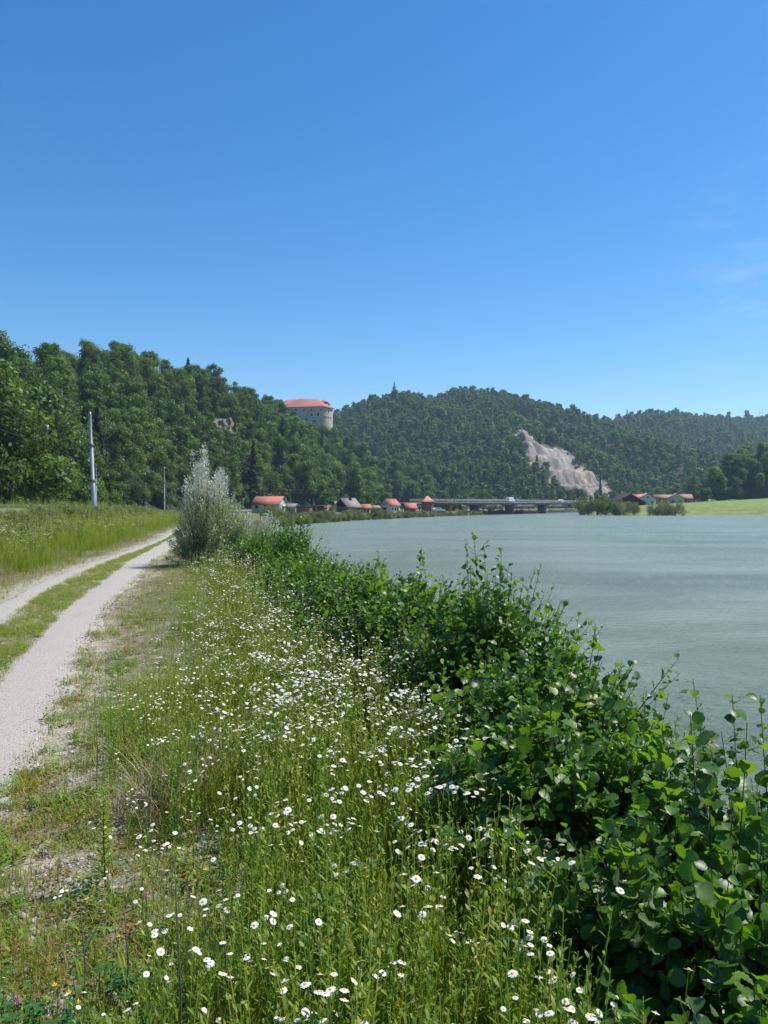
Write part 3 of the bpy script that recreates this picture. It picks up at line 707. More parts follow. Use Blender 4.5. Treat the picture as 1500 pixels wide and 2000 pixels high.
# ------------------------------------------------------------------ houses
def house(name, label, cat, px, Y, w_, d_, wall_h, roof_h, rz, wall, roof, gable=None, windows=(), base=None, overhang=.35, hip=False, group=None):
    """ridge along local x; w_ along the ridge, d_ across"""
    x = (px - 750) / 1500 * Y; z0 = (h1(x, Y) if base is None else base)
    t = empty(name, (x, Y, z0), label, cat, group, rz)
    hx, hy = w_ / 2, d_ / 2
    b = MB()
    V = [[-hx, -hy, -1], [hx, -hy, -1], [hx, hy, -1], [-hx, hy, -1], [-hx, -hy, wall_h], [hx, -hy, wall_h], [hx, hy, wall_h], [-hx, hy, wall_h]]
    b.add(V, [[0, 1, 5, 4], [1, 2, 6, 5], [2, 3, 7, 6], [3, 0, 4, 7]])
    if not hip and roof_h > 0: b.add([[-hx, -hy, wall_h], [-hx, hy, wall_h], [-hx, 0, wall_h + roof_h], [hx, -hy, wall_h], [hx, hy, wall_h], [hx, 0, wall_h + roof_h]], [[0, 2, 1], [3, 4, 5]], 1 if gable else 0)
    link('wall', b.build('wall', [M[wall], M[gable or wall]]), t)
    r_ = MB(); th = .18; ov = overhang
    if roof_h <= 0:
        r_.box((0, 0, wall_h + .12), (w_ + 2 * ov, d_ + 2 * ov, .22))
    elif hip:
        k = max(hx - hy, .3)
        V = [[-hx - ov, -hy - ov, wall_h], [hx + ov, -hy - ov, wall_h], [hx + ov, hy + ov, wall_h], [-hx - ov, hy + ov, wall_h], [-k, 0, wall_h + roof_h], [k, 0, wall_h + roof_h]]
        r_.add(V, [[0, 1, 5, 4], [2, 3, 4, 5]]); r_.add(V, [[1, 2, 5], [3, 0, 4]]); r_.add(V, [[3, 2, 1, 0]])
    else:
        sl = roof_h / hy
        for s_ in (-1, 1):
            e = [s_ * (hy + ov), wall_h - ov * sl]
            V = []
            for dz in (.03, .03 + th):
                V += [[-hx - ov, 0, wall_h + roof_h + dz], [hx + ov, 0, wall_h + roof_h + dz], [hx + ov, e[0], e[1] + dz], [-hx - ov, e[0], e[1] + dz]]
            F = [[0, 1, 2, 3], [7, 6, 5, 4], [0, 4, 5, 1], [1, 5, 6, 2], [2, 6, 7, 3], [3, 7, 4, 0]]
            r_.add(V, F if s_ > 0 else [f[::-1] for f in F])
    ro = link('roof', r_.build('roof', M[roof]), t)
    for (face, u, v, ww, wh) in windows:       # face: 's' long side facing -y, 'w' / 'e' gable ends
        fr, pn = MB(), MB()
        if face == 's': c = (u, -hy - .03, v); sz = (ww, .08, wh); c2 = (u, -hy - .08, v); s2 = (ww * .82, .06, wh * .85)
        elif face == 'w': c = (-hx - .03, u, v); sz = (.08, ww, wh); c2 = (-hx - .08, u, v); s2 = (.06, ww * .82, wh * .85)
        else: c = (hx + .03, u, v); sz = (.08, ww, wh); c2 = (hx + .08, u, v); s2 = (.06, ww * .82, wh * .85)
        fo = link('door' if v - wh / 2 < .25 else 'window', fr.box(c, sz).build('window', M['white' if wall != 'white' else 'greytile']), t)
        link('pane', pn.box(c2, s2).build('pane', M['glass' if v - wh / 2 >= .25 else 'darkwood']), fo)
    return t, ro
def chimney(ro, x, y, z, h=1.0, w_=.5, m='brick'):
    link('chimney', MB().box((x, y, z), (w_, w_, h)).box((x, y, z + h / 2 + .05), (w_ * 1.3, w_ * 1.3, .1)).build('chimney', M[m]), ro)

W3 = [('s', -2.6, 1.6, .9, 1.0), ('s', 0, 1.6, .9, 1.0), ('s', 2.6, 1.6, .9, 1.0)]
t, ro = house('riverside_house', 'long low house with a bright red roof, leftmost of the riverside huts', 'house', 527, 215, 8.2, 5.5, 2.3, 2.0, R(-20), 'white', 'rooftile', windows=W3 + [('e', 0, 1.3, .9, 1.3)], base=-.5)
chimney(ro, 1.5, .8, 4.4)
t, ro = house('shed', 'small beige shed with a plain grey roof beside the long red-roofed house', 'shed', 571, 212, 2.9, 2.6, 1.7, .9, R(-30), 'cream', 'greytile', windows=[('s', 0, 1.0, .6, .6)], base=-.8)
t, ro = house('hut', 'ochre timber hut with a flat top and a strip of windows', 'hut', 594, 205, 3.6, 2.6, 1.75, 0, R(-8), 'ochrewood', 'darkwood', windows=[('s', -.9, 1.2, .4, .3), ('s', -.3, 1.2, .4, .3), ('s', .3, 1.2, .4, .3)], base=-.8, overhang=.12)
t, ro = house('hut', 'flat-roofed brick hut with a dark porch between the ochre hut and the double-gabled house', 'hut', 625, 214, 4.2, 3.0, 2.1, 0, R(-12), 'brick', 'greytile', windows=[('s', -1.2, 1.2, .9, 1.1), ('s', .8, 1.2, .7, .7)], base=-.8, overhang=.5)
t, ro = house('house', 'double-gabled house with a black timber gable, grey roof and red side wall', 'house', 679, 205, 5.0, 4.6, 2.1, 2.1, R(47), 'brick', 'greytile', gable='darkwood', windows=[('w', 0, 1.3, 1.2, 1.0), ('w', -1.4, .9, .8, 1.5), ('s', -1.2, 1.3, .7, .7), ('s', 1, 1.3, .7, .7)], base=-.95)
link('wing', MB().box((.3, 3.4, .9), (4.2, 2.4, 2.4)).add([[-1.9, 2.1, 2.1], [-1.9, 4.8, 2.1], [-1.9, 3.45, 3.6], [2.5, 2.1, 2.1], [2.5, 4.8, 2.1], [2.5, 3.45, 3.6]], [[0, 3, 5, 2], [4, 1, 2, 5]], 1).add([[-1.8, 2.3, 2.1], [-1.8, 4.6, 2.1], [-1.8, 3.45, 3.5]], [[0, 2, 1]], 0).build('wing', [M['darkwood'], M['greytile']]), t)
chimney(ro, .6, -.5, 4.0, .9)
t, ro = house('hut', 'small yellow hut with an orange-red roof right of the double-gabled house', 'hut', 713, 222, 2.6, 2.4, 1.6, .9, R(20) , 'cream', 'rooftile', windows=[('s', -.5, .9, .5, .7), ('s', .5, .8, .6, 1.3)], base=-.85)
t, ro = house('house', 'two-storey white gabled house with a red roof and dark painted gable front', 'house', 762, 235, 4.4, 3.9, 2.4, 1.7, R(48), 'white', 'rooftile', windows=[('w', -.5, 2.7, .5, .6), ('w', .5, 2.7, .5, .6), ('w', .3, .9, 1.5, 1.5), ('s', -1.1, 1.2, .5, .8), ('s', .2, 1.2, .5, .8), ('s', 1.3, 1.2, .5, .8)], base=-.85)
t, ro = house('hut', 'little red hut with white lower boards right of the white gabled house', 'hut', 801, 250, 3.4, 2.8, 1.5, 1.4, R(12), 'brick', 'rooftile', windows=[('s', -1.1, .75, .6, 1.0), ('s', -.2, .75, .5, 1.0), ('s', .8, .75, .5, 1.0)], base=-.9)
t, ro = house('house', 'tall brick house like a tower with a pointed pink hipped roof', 'house', 835, 270, 3.6, 3.4, 3.6, 2.0, R(10), 'brick', 'pinktile', windows=[('s', -.9, 2.6, .6, .9), ('s', .8, 2.6, .6, .9), ('s', -.9, .9, .6, .9), ('s', .8, .8, .7, 1.5)], base=-.9, hip=True)
t, ro = house('station_building', 'long low building with a pale flat canopy roof beside the tower-like brick house', 'building', 868, 300, 9, 3.4, 2.4, 0, R(12), 'brick', 'white', windows=[('s', -3, 1.3, 1, 1.1), ('s', -1, 1.3, 1, 1.1), ('s', 1, 1.3, 1, 1.1), ('s', 3, .9, .9, 1.7)], base=-.8, overhang=.6)
t, ro = house('shed', 'tiny pale shed tucked left of the double-gabled house', 'shed', 643, 212, 2.4, 2.0, 1.5, .5, R(15), 'white', 'browntile', windows=[('s', .4, .8, .6, 1.3)], base=-.85)
t, ro = house('shed', 'low grey shed between the small yellow hut and the white gabled house', 'shed', 732, 238, 3.0, 2.4, 1.5, .6, R(10), 'darkwood', 'greytile', windows=[('s', 0, .9, .8, .6)], base=-.85)
t, ro = house('shed', 'small cream kiosk behind the first bridge pier end of the viaduct', 'shed', 888, 312, 3.2, 2.6, 1.9, .7, R(10), 'cream', 'browntile', windows=[('s', -.6, 1.1, .7, .7)], base=-.9)
# right bank
t, ro = house('barn', 'big black open-fronted barn with a wide dark gable roof', 'barn', 1221, 330, 14, 11.8, 1.6, 3.6, R(90), 'darkwood', 'darkwood', windows=[], base=.9, overhang=.8)
t, ro = house('farmhouse', 'pale farmhouse with a pink gable roof just right of the black barn', 'house', 1262, 345, 9, 7, 3.0, 2.6, R(80), 'white', 'browntile', windows=[('w', -1.8, 1.6, .9, 1.2), ('w', 1.8, 1.6, .9, 1.2), ('w', 0, 3.9, .8, .8)], base=1.0)
t, ro = house('farmhouse', 'low pink-roofed wing behind the pale farmhouse', 'house', 1250, 358, 7, 6, 3.2, 1.9, R(5), 'white', 'pinktile', windows=[('s', 0, 2, .8, 1)], base=1.2)
t, ro = house('farmhouse', 'long red-roofed house in the middle of the farm group', 'house', 1296, 352, 8.5, 6, 3.2, 1.5, R(-6), 'brick', 'browntile', windows=[('s', -2.8, 1.8, .9, 1.1), ('s', 0, 1.8, .9, 1.1), ('s', 2.6, 1.8, .9, 1.1)], base=1.3)
t, ro = house('farmhouse', 'grey-roofed rendered house near the right end of the farm group', 'house', 1319, 345, 7.5, 6.4, 3.0, 2.1, R(76), 'cream', 'greytile', windows=[('w', -1.5, 1.7, .9, 1.1), ('w', 1.5, 1.7, .9, 1.1)], base=1.4)
chimney(ro, 0, 1, 5.2)
t, ro = house('farmhouse', 'small rightmost farm building with a light brown roof', 'house', 1336, 350, 6, 5, 2.9, 1.7, R(-4), 'brick', 'browntile', windows=[('s', -1.2, 1.6, .8, .9), ('s', 1.2, 1.6, .8, .9)], base=1.6)

tag(link('retaining_wall', MB().box((0, 0, 0), (17, .4, .9)).box((0, 0, .5), (17.2, .55, .12)).build('retaining_wall', M['concrete']), None, (-15.5, 193, -.75), (0, 0, R(32))), 'low grey concrete wall along the bank below the ochre hut', 'wall')
# ------------------------------------------------------------------ castle
def castle():
    D = 1500.0 / 500.0
    x0, y0, zb = -52.0, 500.0, 40.0
    t = empty('castle', (x0, y0, zb), 'large pale hilltop castle with a pink-red hipped roof above the forest', 'castle')
    # plan corners (x, y) local: long front bends slightly, short end face to the right
    P = [(-18.5, 4), (-13, -3), (-2.5, -5), (13.2, -8), (18.6, 1.5), (16, 12), (-14, 14)]
    eave = 24.8; b = MB(); n = len(P)
    V = [[p[0], p[1], -8] for p in P] + [[p[0], p[1], eave] for p in P]
    b.add(V, [[i, (i + 1) % n, (i + 1) % n + n, i + n] for i in range(n)])
    link('wall', b.build('wall', M['castle']), t)
    r_ = MB(); c = np.mean(P, 0); E = [[c[0] + (p[0] - c[0]) * 1.045, c[1] + (p[1] - c[1]) * 1.06, eave - .3] for p in P]
    rid = [[-12, 5, eave + 5.6], [-2, 3, eave + 5.9], [9, 2.5, eave + 5.6]]
    r_.add(E + rid, [[0, 1, 7], [3, 4, 9], [4, 5, 9], [6, 0, 7]]); r_.add(E + rid, [[1, 2, 8, 7], [2, 3, 9, 8], [5, 6, 7, 9]])
    r_.add([[e[0], e[1], e[2] - .35] for e in E] + E, [[i, (i + 1) % n, (i + 1) % n + n, i + n] for i in range(n)])
    link('roof', r_.build('roof', M['rooftile']), t)
    tw = MB(); tw.box((13.2, 3, eave + .4), (6, 6, 4.2)); tb = link('tower', tw.build('tower', M['castle']), t)
    tr_ = MB(); V = [[9.6, -.4, eave + 2.3], [16.8, -.4, eave + 2.3], [16.8, 6.6, eave + 2.3], [9.6, 6.6, eave + 2.3], [11.4, 3, eave + 5.2], [13.6, 3, eave + 5.2]]
    tr_.add(V, [[0, 1, 5, 4], [2, 3, 4, 5], [3, 2, 1, 0]]); tr_.add(V, [[1, 2, 5], [3, 0, 4]])
    link('roof', tr_.build('roof', M['rooftile']), tb)
    def win(i, s_, z, ww=.9, wh=1.3):
        a = np.array(P[i]); d = np.array(P[(i + 1) % n]) - a; L = np.hypot(*d); d = d / L; nn = np.array([d[1], -d[0]]); q = a + d * L * s_
        w_ = link('window', MB().box((q[0] + nn[0] * .02, q[1] + nn[1] * .02, z), (ww * 1.35, .14, wh * 1.3), math.atan2(d[1], d[0])).build('window', M['stone']), t)
        link('pane', MB().box((q[0] + nn[0] * .1, q[1] + nn[1] * .1, z), (ww, .1, wh), math.atan2(d[1], d[0])).build('pane', M['glass']), w_)
    for s_, z in ((.35, 22.6), (.8, 22.6)): win(1, s_, z)
    for s_, z, ww, wh in ((.2, 22.6, .8, 1.2), (.5, 22.6, .9, 1.3), (.78, 19.4, 1.1, 1.7), (.52, 19.2, .8, 1), (.3, 16.6, .6, .8), (.58, 15.2, .7, .9), (.66, 15.2, .7, .9), (.9, 22.4, .8, 1.2)): win(2, s_, z, ww, wh)
    for s_ in (.15, .36, .57, .78): win(3, s_, 18.0, .7, 1.3)
    for s_ in (.2, .55): win(3, s_, 21.8, .9, 1.2)
    win(1, .5, 18.6, .8, 1.1)
    link('buttress', MB().box((-3.5, -5.6, 5), (1.8, 1.6, 22), 0, taper=.8).build('buttress', M['castle']), t)
castle()
for i, (dx, dy, hh, k, lab) in enumerate([(-19, -6, 11, 0, 'leftmost leafy tree standing against the castle wall'), (-14, -9, 9.5, 3, 'second leafy tree from the left below the castle'), (-9.5, -11, 10, 5, 'small dark conifer among the trees below the castle'), (-6, -12, 9, 2, 'bushy tree under the middle of the castle wall'), (-1, -13, 9.5, 1, 'slender leafy tree under the middle of the castle wall'), (4, -14, 8, 3, 'low tree below the right half of the castle wall'), (9, -15, 7, 0, 'small tree just left of the castle corner'), (14, -14, 5.5, 2, 'lowest tree right below the castle corner'), (19, -9, 5, 3, 'small tree below the bright end wall of the castle')]):
    X_, Y_ = -52 + dx, 500 + dy; hh = EYE + (985 - (811 + (dx + 19) * .6)) / 1500 * Y_ - h1(X_, Y_) + (hh - 8) * .35
    lone_tree(750 + X_ / Y_ * 1500, Y_, float(np.clip(hh, 5, 20)), k, lab, 'conifer_tree' if k == 5 else 'broadleaf_tree')

def hilltop():
    x, y = 12.0, 896.0; z = h1(x, y)
    t = empty('chapel', (x, y, z + 5), 'tiny dark chapel spire rising from trees on the far hilltop', 'chapel')
    link('tower', MB().box((0, 0, 2.5), (3, 3, 9)).build('tower', M['darkwood']), t)
    sp = MB(); sp.tube([[0, 0, 7], [0, 0, 8.2], [0, 0, 9], [0, 0, 10], [0, 0, 15]], [2.0, 1.9, .8, 1.0, .08], 8)
    link('spire', sp.build('spire', M['darksteel']), t)
    x, y = 35.0, 894.0; z = h1(x, y)
    t = empty('ruin', (x, y, z + 5), 'pale broken stone ruin on the far hilltop right of the spire', 'ruin')
    b = MB(); g = np.random.default_rng(2)
    for i in range(9): b.box((-8 + i * 2, 0, 1.5 - g.random() * 1.5), (2.0, 2.4, 5 + g.random() * 3 + (2.5 if i == 7 else 0)))
    link('wall', b.build('wall', M['stone']), t); link('wall', MB().box((2, 4, 1), (14, 1.2, 5)).build('wall', M['stone']), t)
    for px, hgt, lab in ((1482, 15, 'left one of two thin antenna masts on the far ridge'), (1488, 17, 'right, slightly taller of two thin antenna masts on the far ridge')):
        Y = 1450; x = (px - 750) / 1500 * Y; z = h1(x, Y)
        t = empty('antenna_mast', (x, Y, z + 7), lab, 'antenna mast', 'antenna masts on the far ridge')
        b = MB()
        for sx, sy in ((-.7, -.7), (.7, -.7), (0, .8)): b.tube([[sx, sy, -7], [sx * .3, sy * .3, hgt]], [.16, .1], 4)
        link('mast', b.build('mast', M['steel']), t)
        link('antenna', MB().box((0, 0, hgt * .7), (1.2, 1.2, 2)).tube([[0, 0, hgt], [0, 0, hgt + 3]], [.1, .05], 4).build('antenna', M['steel']), t)
hilltop()

# ------------------------------------------------------------------ cliff outcrop
def cliff():
    x0, y0 = CLIFF; g = np.random.default_rng(4)
    nx, nz = 46, 30; u = np.linspace(-9, 9, nx); v = np.linspace(-8, 8, nz); U, Vv = np.meshgrid(u, v)
    zc = h1(x0, y0) + 1
    Z = zc + Vv; X = x0 + U
    e = 1 - (U / 9.5) ** 4 * .6
    dy = -(5.0 * e) * (1 - np.abs(Vv / 9) ** 3) + Vv * .45 + 4 * (fbm(U * 3 + 9, Vv, 3, 4) - .5) + 2.5 * (fbm(U * 2, Vv * 3, 2.5, 3) - .5)
    Y = y0 + dy
    b = MB(); i = np.arange(nz - 1)[:, None] * nx; j = np.arange(nx - 1)[None]
    F = np.stack([i + j, i + j + 1, i + nx + j + 1, i + nx + j], -1).reshape(-1, 4)
    kp = ((U / 8) ** 2 + (Vv / 7) ** 2 + (fbm(U + 40, Vv, 4, 3) - .5) * 2.2 < .85).ravel()
    b.add(np.stack([X, Y, Z], -1).reshape(-1, 3), F[kp[F].all(1)])
    o = link('rock_face', b.build('rock_face', M['rock']))
    tag(o, 'bare beige and grey rock cliff showing through the forest below the ridge', 'cliff')
cliff()

# ------------------------------------------------------------------ railway
def railway():
    P = interp_track(RAIL, 10); P = P[(P[:, 1] > -20)]
    t_ = np.gradient(P, axis=0); L = np.hypot(*t_.T)[:, None]; nn = np.c_[t_[:, 1], -t_[:, 0]] / L
    zb = height(P[:, 0], P[:, 1]).max() * 0 + np.maximum.accumulate(np.zeros(len(P)))
    z = height(P[:, 0], P[:, 1]); z = np.convolve(np.pad(z, 3, 'edge'), np.ones(7) / 7, 'valid') + .12
    bed = empty('railway_track', (0, 0, 0), 'railway track on a ballast bed behind the tall weeds', 'railway')
    b = MB(); prof = [(-4.6, -.8), (-3.6, .18), (3.6, .18), (4.6, -.8)]
    V = np.stack([np.c_[P + nn * u, z + v] for u, v in prof], 1); m = 4; n = len(P)
    i = np.arange(n - 1)[:, None] * m; j = np.arange(m - 1)[None]
    b.add(V.reshape(-1, 3), np.stack([i + j, i + j + 1, i + m + j + 1, i + m + j], -1).reshape(-1, 4))
    link('ballast', b.build('ballast', M['ballast']), bed)
    for u in (-2.75, -1.3, 1.3, 2.75):
        r_ = MB(); r_.tube(np.c_[P + nn * u, z + .32], .06, 4); link('rail', r_.build('rail', M['darksteel']), bed)
    return P, nn, z
RP, RN, RZ = railway()

def pole(px, Y, top_py, arm, label, lean=0.0, side=-1, r=.15):
    x = (px - 750) / 1500 * Y; z = h1(x, Y); H = EYE + (985 - top_py) / 1500 * Y - z
    t = empty('catenary_pole', (x, Y, z), label, 'pole', 'railway catenary poles'); t.rotation_euler = (0, lean, 0)
    b = MB(); b.tube([[0, 0, -.5], [0, 0, H * .33], [0, 0, H * .335], [0, 0, H * .68], [0, 0, H * .685], [0, 0, H * .97], [0, 0, H]], [r, r, r * .82, r * .8, r * .6, r * .52, r * .5], 10)
    link('shaft', smooth(b.build('shaft', M['steel'])), t)
    for k in (.33, .68): link('collar', MB().tube([[0, 0, H * k - .08], [0, 0, H * k + .08]], [r * 1.25] * 2, 10).build('collar', M['darksteel']), t)
    link('footing', MB().box((0, 0, 0), (.7, .7, .9)).build('footing', M['concrete']), t)
    if arm:
        za = H * .845
        link('arm', MB().tube([[.05, 0, za], [side * arm, 0, za - .04]], [.035, .03], 6).tube([[0, 0, za + .9], [side * arm * .45, 0, za + .05]], [.015, .015], 4).build('arm', M['darksteel']), t)
        link('insulator', MB().tube([[side * arm * .72, 0, za], [side * arm * .72, 0, za + .12], [side * arm * .72, 0, za + .2], [side * arm * .72, 0, za + .36]], [.05, .1, .06, .12], 8).build('insulator', M['ceramic']), t)
        link('bracket', MB().tube([[side * arm * .72, 0, za - .02], [side * arm * .8, 0, za - .5], [side * arm * .95, 0, za - .7]], [.025, .02, .02], 5).build('bracket', M['darksteel']), t)
    return x, Y, z, H
poles = [pole(184, 63, 805, 4.9, 'tallest nearest grey catenary pole with a long arm over the track', R(-2.2), r=.19),
         pole(188, 140, 915, 3, 'thin pole half hidden directly behind the nearest catenary pole', side=1, r=.16),
         pole(321, 142, 913, 4.9, 'second catenary pole with an arm, beside the silver willow', side=-1, r=.15),
         pole(285, 190, 944, 0, 'slender distant pole between the two catenary poles with arms', r=.14),
         pole(361, 200, 948, 2.5, 'faint distant pole at the left edge of the silver willow', r=.14),
         pole(568, 240, 972, 2, 'small pole behind the beige shed', r=.12),
         pole(613, 262, 974, 2, 'small pole behind the flat-roofed brick hut', r=.12),
         pole(656, 262, 974, 2, 'small pole left of the double-gabled house', r=.12),
         pole(741, 290, 978, 2, 'small pole left of the white gabled house', r=.12)]
def wires():
    for k, u in enumerate((-1.7, 1.9)):
        sel = (RP[:, 1] > 5) & (RP[:, 1] < 300)
        for j, (dz, nm) in enumerate(((6.0, 'contact'), (7.1, 'carrier'))):
            b = MB(); b.tube(np.c_[RP + RN * u, RZ + dz][sel], .02, 3, cap=False)
            o = link('overhead_wire', b.build('overhead_wire', M['darksteel']))
            tag(o, 'thin %s overhead wire above the %s railway track' % ('lower' if j == 0 else 'upper', 'far' if k == 0 else 'near'), 'wire', 'overhead railway wires')
wires()

# ------------------------------------------------------------------ bridge, train, cars
def bridge():
    t = empty('bridge', (35, 295, WATER), 'long dark concrete road bridge on square piers over the river', 'bridge')
    A = np.array([4.0, 262.0]); B_ = np.array([104.0, 392.0]); 
    P = np.array([[12, 276], [35, 297], [52, 318], [71, 345], [98, 385]], float)
    P = interp_track(P, 6); P = P - np.array([35, 295])
    T = np.gradient(P, axis=0); T /= np.hypot(*T.T)[:, None]; nn = np.c_[T[:, 1], -T[:, 0]]
    def strip(prof, m_):
        V = np.stack([np.c_[P + nn * u, np.full(len(P), v)] for u, v in prof], 1); m = len(prof); n = len(P); b = MB()
        i = np.arange(n - 1)[:, None] * m; j = np.arange(m)[None]; k = (j + 1) % m
        b.add(V.reshape(-1, 3), np.stack([i + j, i + k, i + m + k, i + m + j], -1).reshape(-1, 4)); b.add(V[0], [list(range(m))][:1]) if m == 4 else None
        return b.build('deck', M[m_])
    link('deck', strip([(-4, 4.9), (-4, 4.4), (4, 4.4), (4, 4.9)], 'concrete'), t)
    for s_ in (-1, 1):
        link('girder', strip([(s_ * 2.6 - .4, 4.38), (s_ * 2.6 - .4, 3.85), (s_ * 2.6 + .4, 3.85), (s_ * 2.6 + .4, 4.38)], 'concrete'), t)
    for s_ in (-1, 1):
        b = MB()
        for z in (5.3, 5.6, 5.95): b.tube(np.c_[P + nn * s_ * 3.9, np.full(len(P), z)], .045, 4)
        for k in range(0, len(P)): b.tube([[*(P[k] + nn[k] * s_ * 3.9), 4.9], [*(P[k] + nn[k] * s_ * 3.9), 5.95]], .05, 4)
        link('railing', b.build('railing', M['steel']), t)
    for c in ([35, 297], [51, 318], [69.5, 345]):
        c = np.array(c, float) - np.array([35, 295]); k = np.argmin(np.hypot(*(P - c).T)); a = math.atan2(nn[k, 1], nn[k, 0])
        link('pier', MB().box((P[k, 0], P[k, 1], .4), (3.4, 1.6, 6.3), a).box((P[k, 0], P[k, 1], 3.64), (6.4, 1.9, .4), a).build('pier', M['concrete']), t)
    # approach viaduct on thin columns
    q = np.array([12, 276], float) - np.array([35, 295])
    v = MB(); v.box((q[0] - 6.5, q[1] - 4, 4.4), (16, 5, .5), R(33)); link('approach', v.build('approach', M['concrete']), t)
    for k in range(7):
        xx = q[0] - 12 + k * 3.2; yy = q[1] - 7.5 + k * 2.1
        link('column', MB().box((xx, yy, 2.2), (.35, .35, 4.3)).build('column', M['concrete']), t)
bridge()

def wagon(i, x, y, z, rz):
    pass
def train():
    d_ = np.concatenate([[0], np.cumsum(np.hypot(*np.diff(RP, axis=0).T))])
    s0 = np.interp(384, RP[:, 1], d_); first = None
    names = ['leftmost white tank wagon of the train under the bridge deck', 'second white tank wagon of the train, right of the pale willow bush', 'third white tank wagon of the train, behind the middle pier', 'fourth white tank wagon from the left of the train', 'fifth white tank wagon from the left of the train', 'sixth white tank wagon, behind the right-hand pier', 'seventh white tank wagon of the train', 'eighth white tank wagon of the train', 'ninth white tank wagon of the train', 'rightmost visible white tank wagon, near the bank bushes']
    tank = MB(); tank.tube([[-5.9, 0, 2.6], [-5.8, 0, 2.6], [-5.5, 0, 2.6], [5.5, 0, 2.6], [5.8, 0, 2.6], [5.9, 0, 2.6]], [.5, 1.1, 1.4, 1.4, 1.1, .5], 14); tank.tube([[0, 0, 3.9], [0, 0, 4.25]], [.4, .4], 8); tank = smooth(tank.build('tank', M['tank']))
    fr = MB().box((0, 0, 1.05), (12.6, 2.4, .28)).build('frame', M['darksteel'])
    bo = MB().box((0, 0, .55), (2.4, 2.0, .35))
    for sx in (-.9, .9):
        for sy in (-.75, .75): bo.tube([[sx, sy - .07, .45], [sx, sy + .07, .45]], [.45, .45], 10)
    bo = bo.build('bogie', M['darksteel'])
    for i in range(10):
        s_ = s0 + i * 13.2; x = np.interp(s_, d_, RP[:, 0]); y = np.interp(s_, d_, RP[:, 1]); k = int(np.interp(s_, d_, np.arange(len(RP))))
        nx, ny = RN[k]; a = math.atan2(nx, -ny) if False else math.atan2(*(RP[min(k + 1, len(RP) - 1)] - RP[k])[::-1])
        t = empty('tank_wagon', (x + nx * 2, y + ny * 2, float(np.interp(s_, d_, RZ)) + .35), names[i], 'tank wagon', 'tank wagons of the goods train', a)
        t.scale = (1, .9, .86); link('tank', tank, t); link('frame', fr, t)
        link('bogie', bo, t, (-4.3, 0, 0)); link('bogie', bo, t, (4.3, 0, 0))
train()

def car(x, y, z, rz, m, label, van=False):
    t = empty('car', (x, y, z), label, 'car', None, rz)
    prof = [(-2.1, .35), (-2.1, .85), (-1.9, 1.0), (-1.5, 1.45), (.3, 1.45), (1.0, 1.0), (2.0, .85), (2.1, .6), (2.1, .35)]
    if van: prof = [(-2.4, .35), (-2.4, 2.0), (-2.3, 2.1), (-1, 2.15), (1.3, 2.1), (1.9, 1.25), (2.4, 1.1), (2.5, .7), (2.5, .35)]
    n = len(prof); V = [[p[0], -.85, p[1]] for p in prof] + [[p[0], .85, p[1]] for p in prof]
    b = MB(); b.add(V, [[i, i + n, (i + 1) % n + n, (i + 1) % n] for i in range(n)])
    for off in (0, n):
        c = len(V); b.add([[p[0], (-.85 if off == 0 else .85), p[1]] for p in prof] + [[0, (-.85 if off == 0 else .85), .6]], [[i, (i + 1) % n, n] if off == 0 else [(i + 1) % n, i, n] for i in range(n)])
    link('body', b.build('body', M[m]), t)
    link('window', MB().box((-.5 if not van else 1.1, 0, 1.22 if not van else 1.6), (1.5 if not van else .8, 1.74, .32), 0, taper=.95).build('window', M['glass']), t)
    for sx in (-1.3, 1.35):
        for sy in (-.8, .8): link('wheel', MB().tube([[sx, sy - .1, .32], [sx, sy + .1, .32]], [.32, .32], 10).build('wheel', M['rubber']), t)
car(52.5, 319.5, WATER + 4.9, R(52), 'carpaint', 'white van crossing the bridge above the middle pier', True)
car(84, 364, WATER + 4.9, R(55), 'carpaint', 'white car on the bridge near its right end')
x = (1365 - 750) / 1500 * 372; car(x, 372, h1(x, 372), R(10), 'redpaint', 'dark red car parked left of the lone field tree')
x = (1392 - 750) / 1500 * 372; car(x, 372, h1(x, 372), R(5), 'carpaint', 'white car parked right beside the lone field tree')
x = (838 - 750) / 1500 * 262; car(x + 3, 258, h1(x, 258), R(20), 'carpaint', 'white car parked before the long low canopy building')
x = (652 - 750) / 1500 * 205; car(x, 205, h1(x, 205), R(20), 'carpaint', 'white car parked left of the double-gabled dark house')
# farm road
def farm_road():
    P = interp_track([(140, 352), (146, 340), (150, 330), (155, 345), (160, 360)][:3][::-1] + [(137, 366), (128, 380)], 5); T = np.gradient(P, axis=0); nn = nrm(np.c_[T[:, 1], -T[:, 0]]); V = []
    for u in (-2, 2): X = P + nn * u; V.append(np.c_[X, height(X[:, 0], X[:, 1]) + .25])
    V = np.stack(V, 1); n = len(P); i = np.arange(n - 1) * 2
    struct('farm_road', MB().add(V.reshape(-1, 3), np.c_[i, i + 1, i + 3, i + 2]).build('farm_road', M['gravel']))
farm_road()

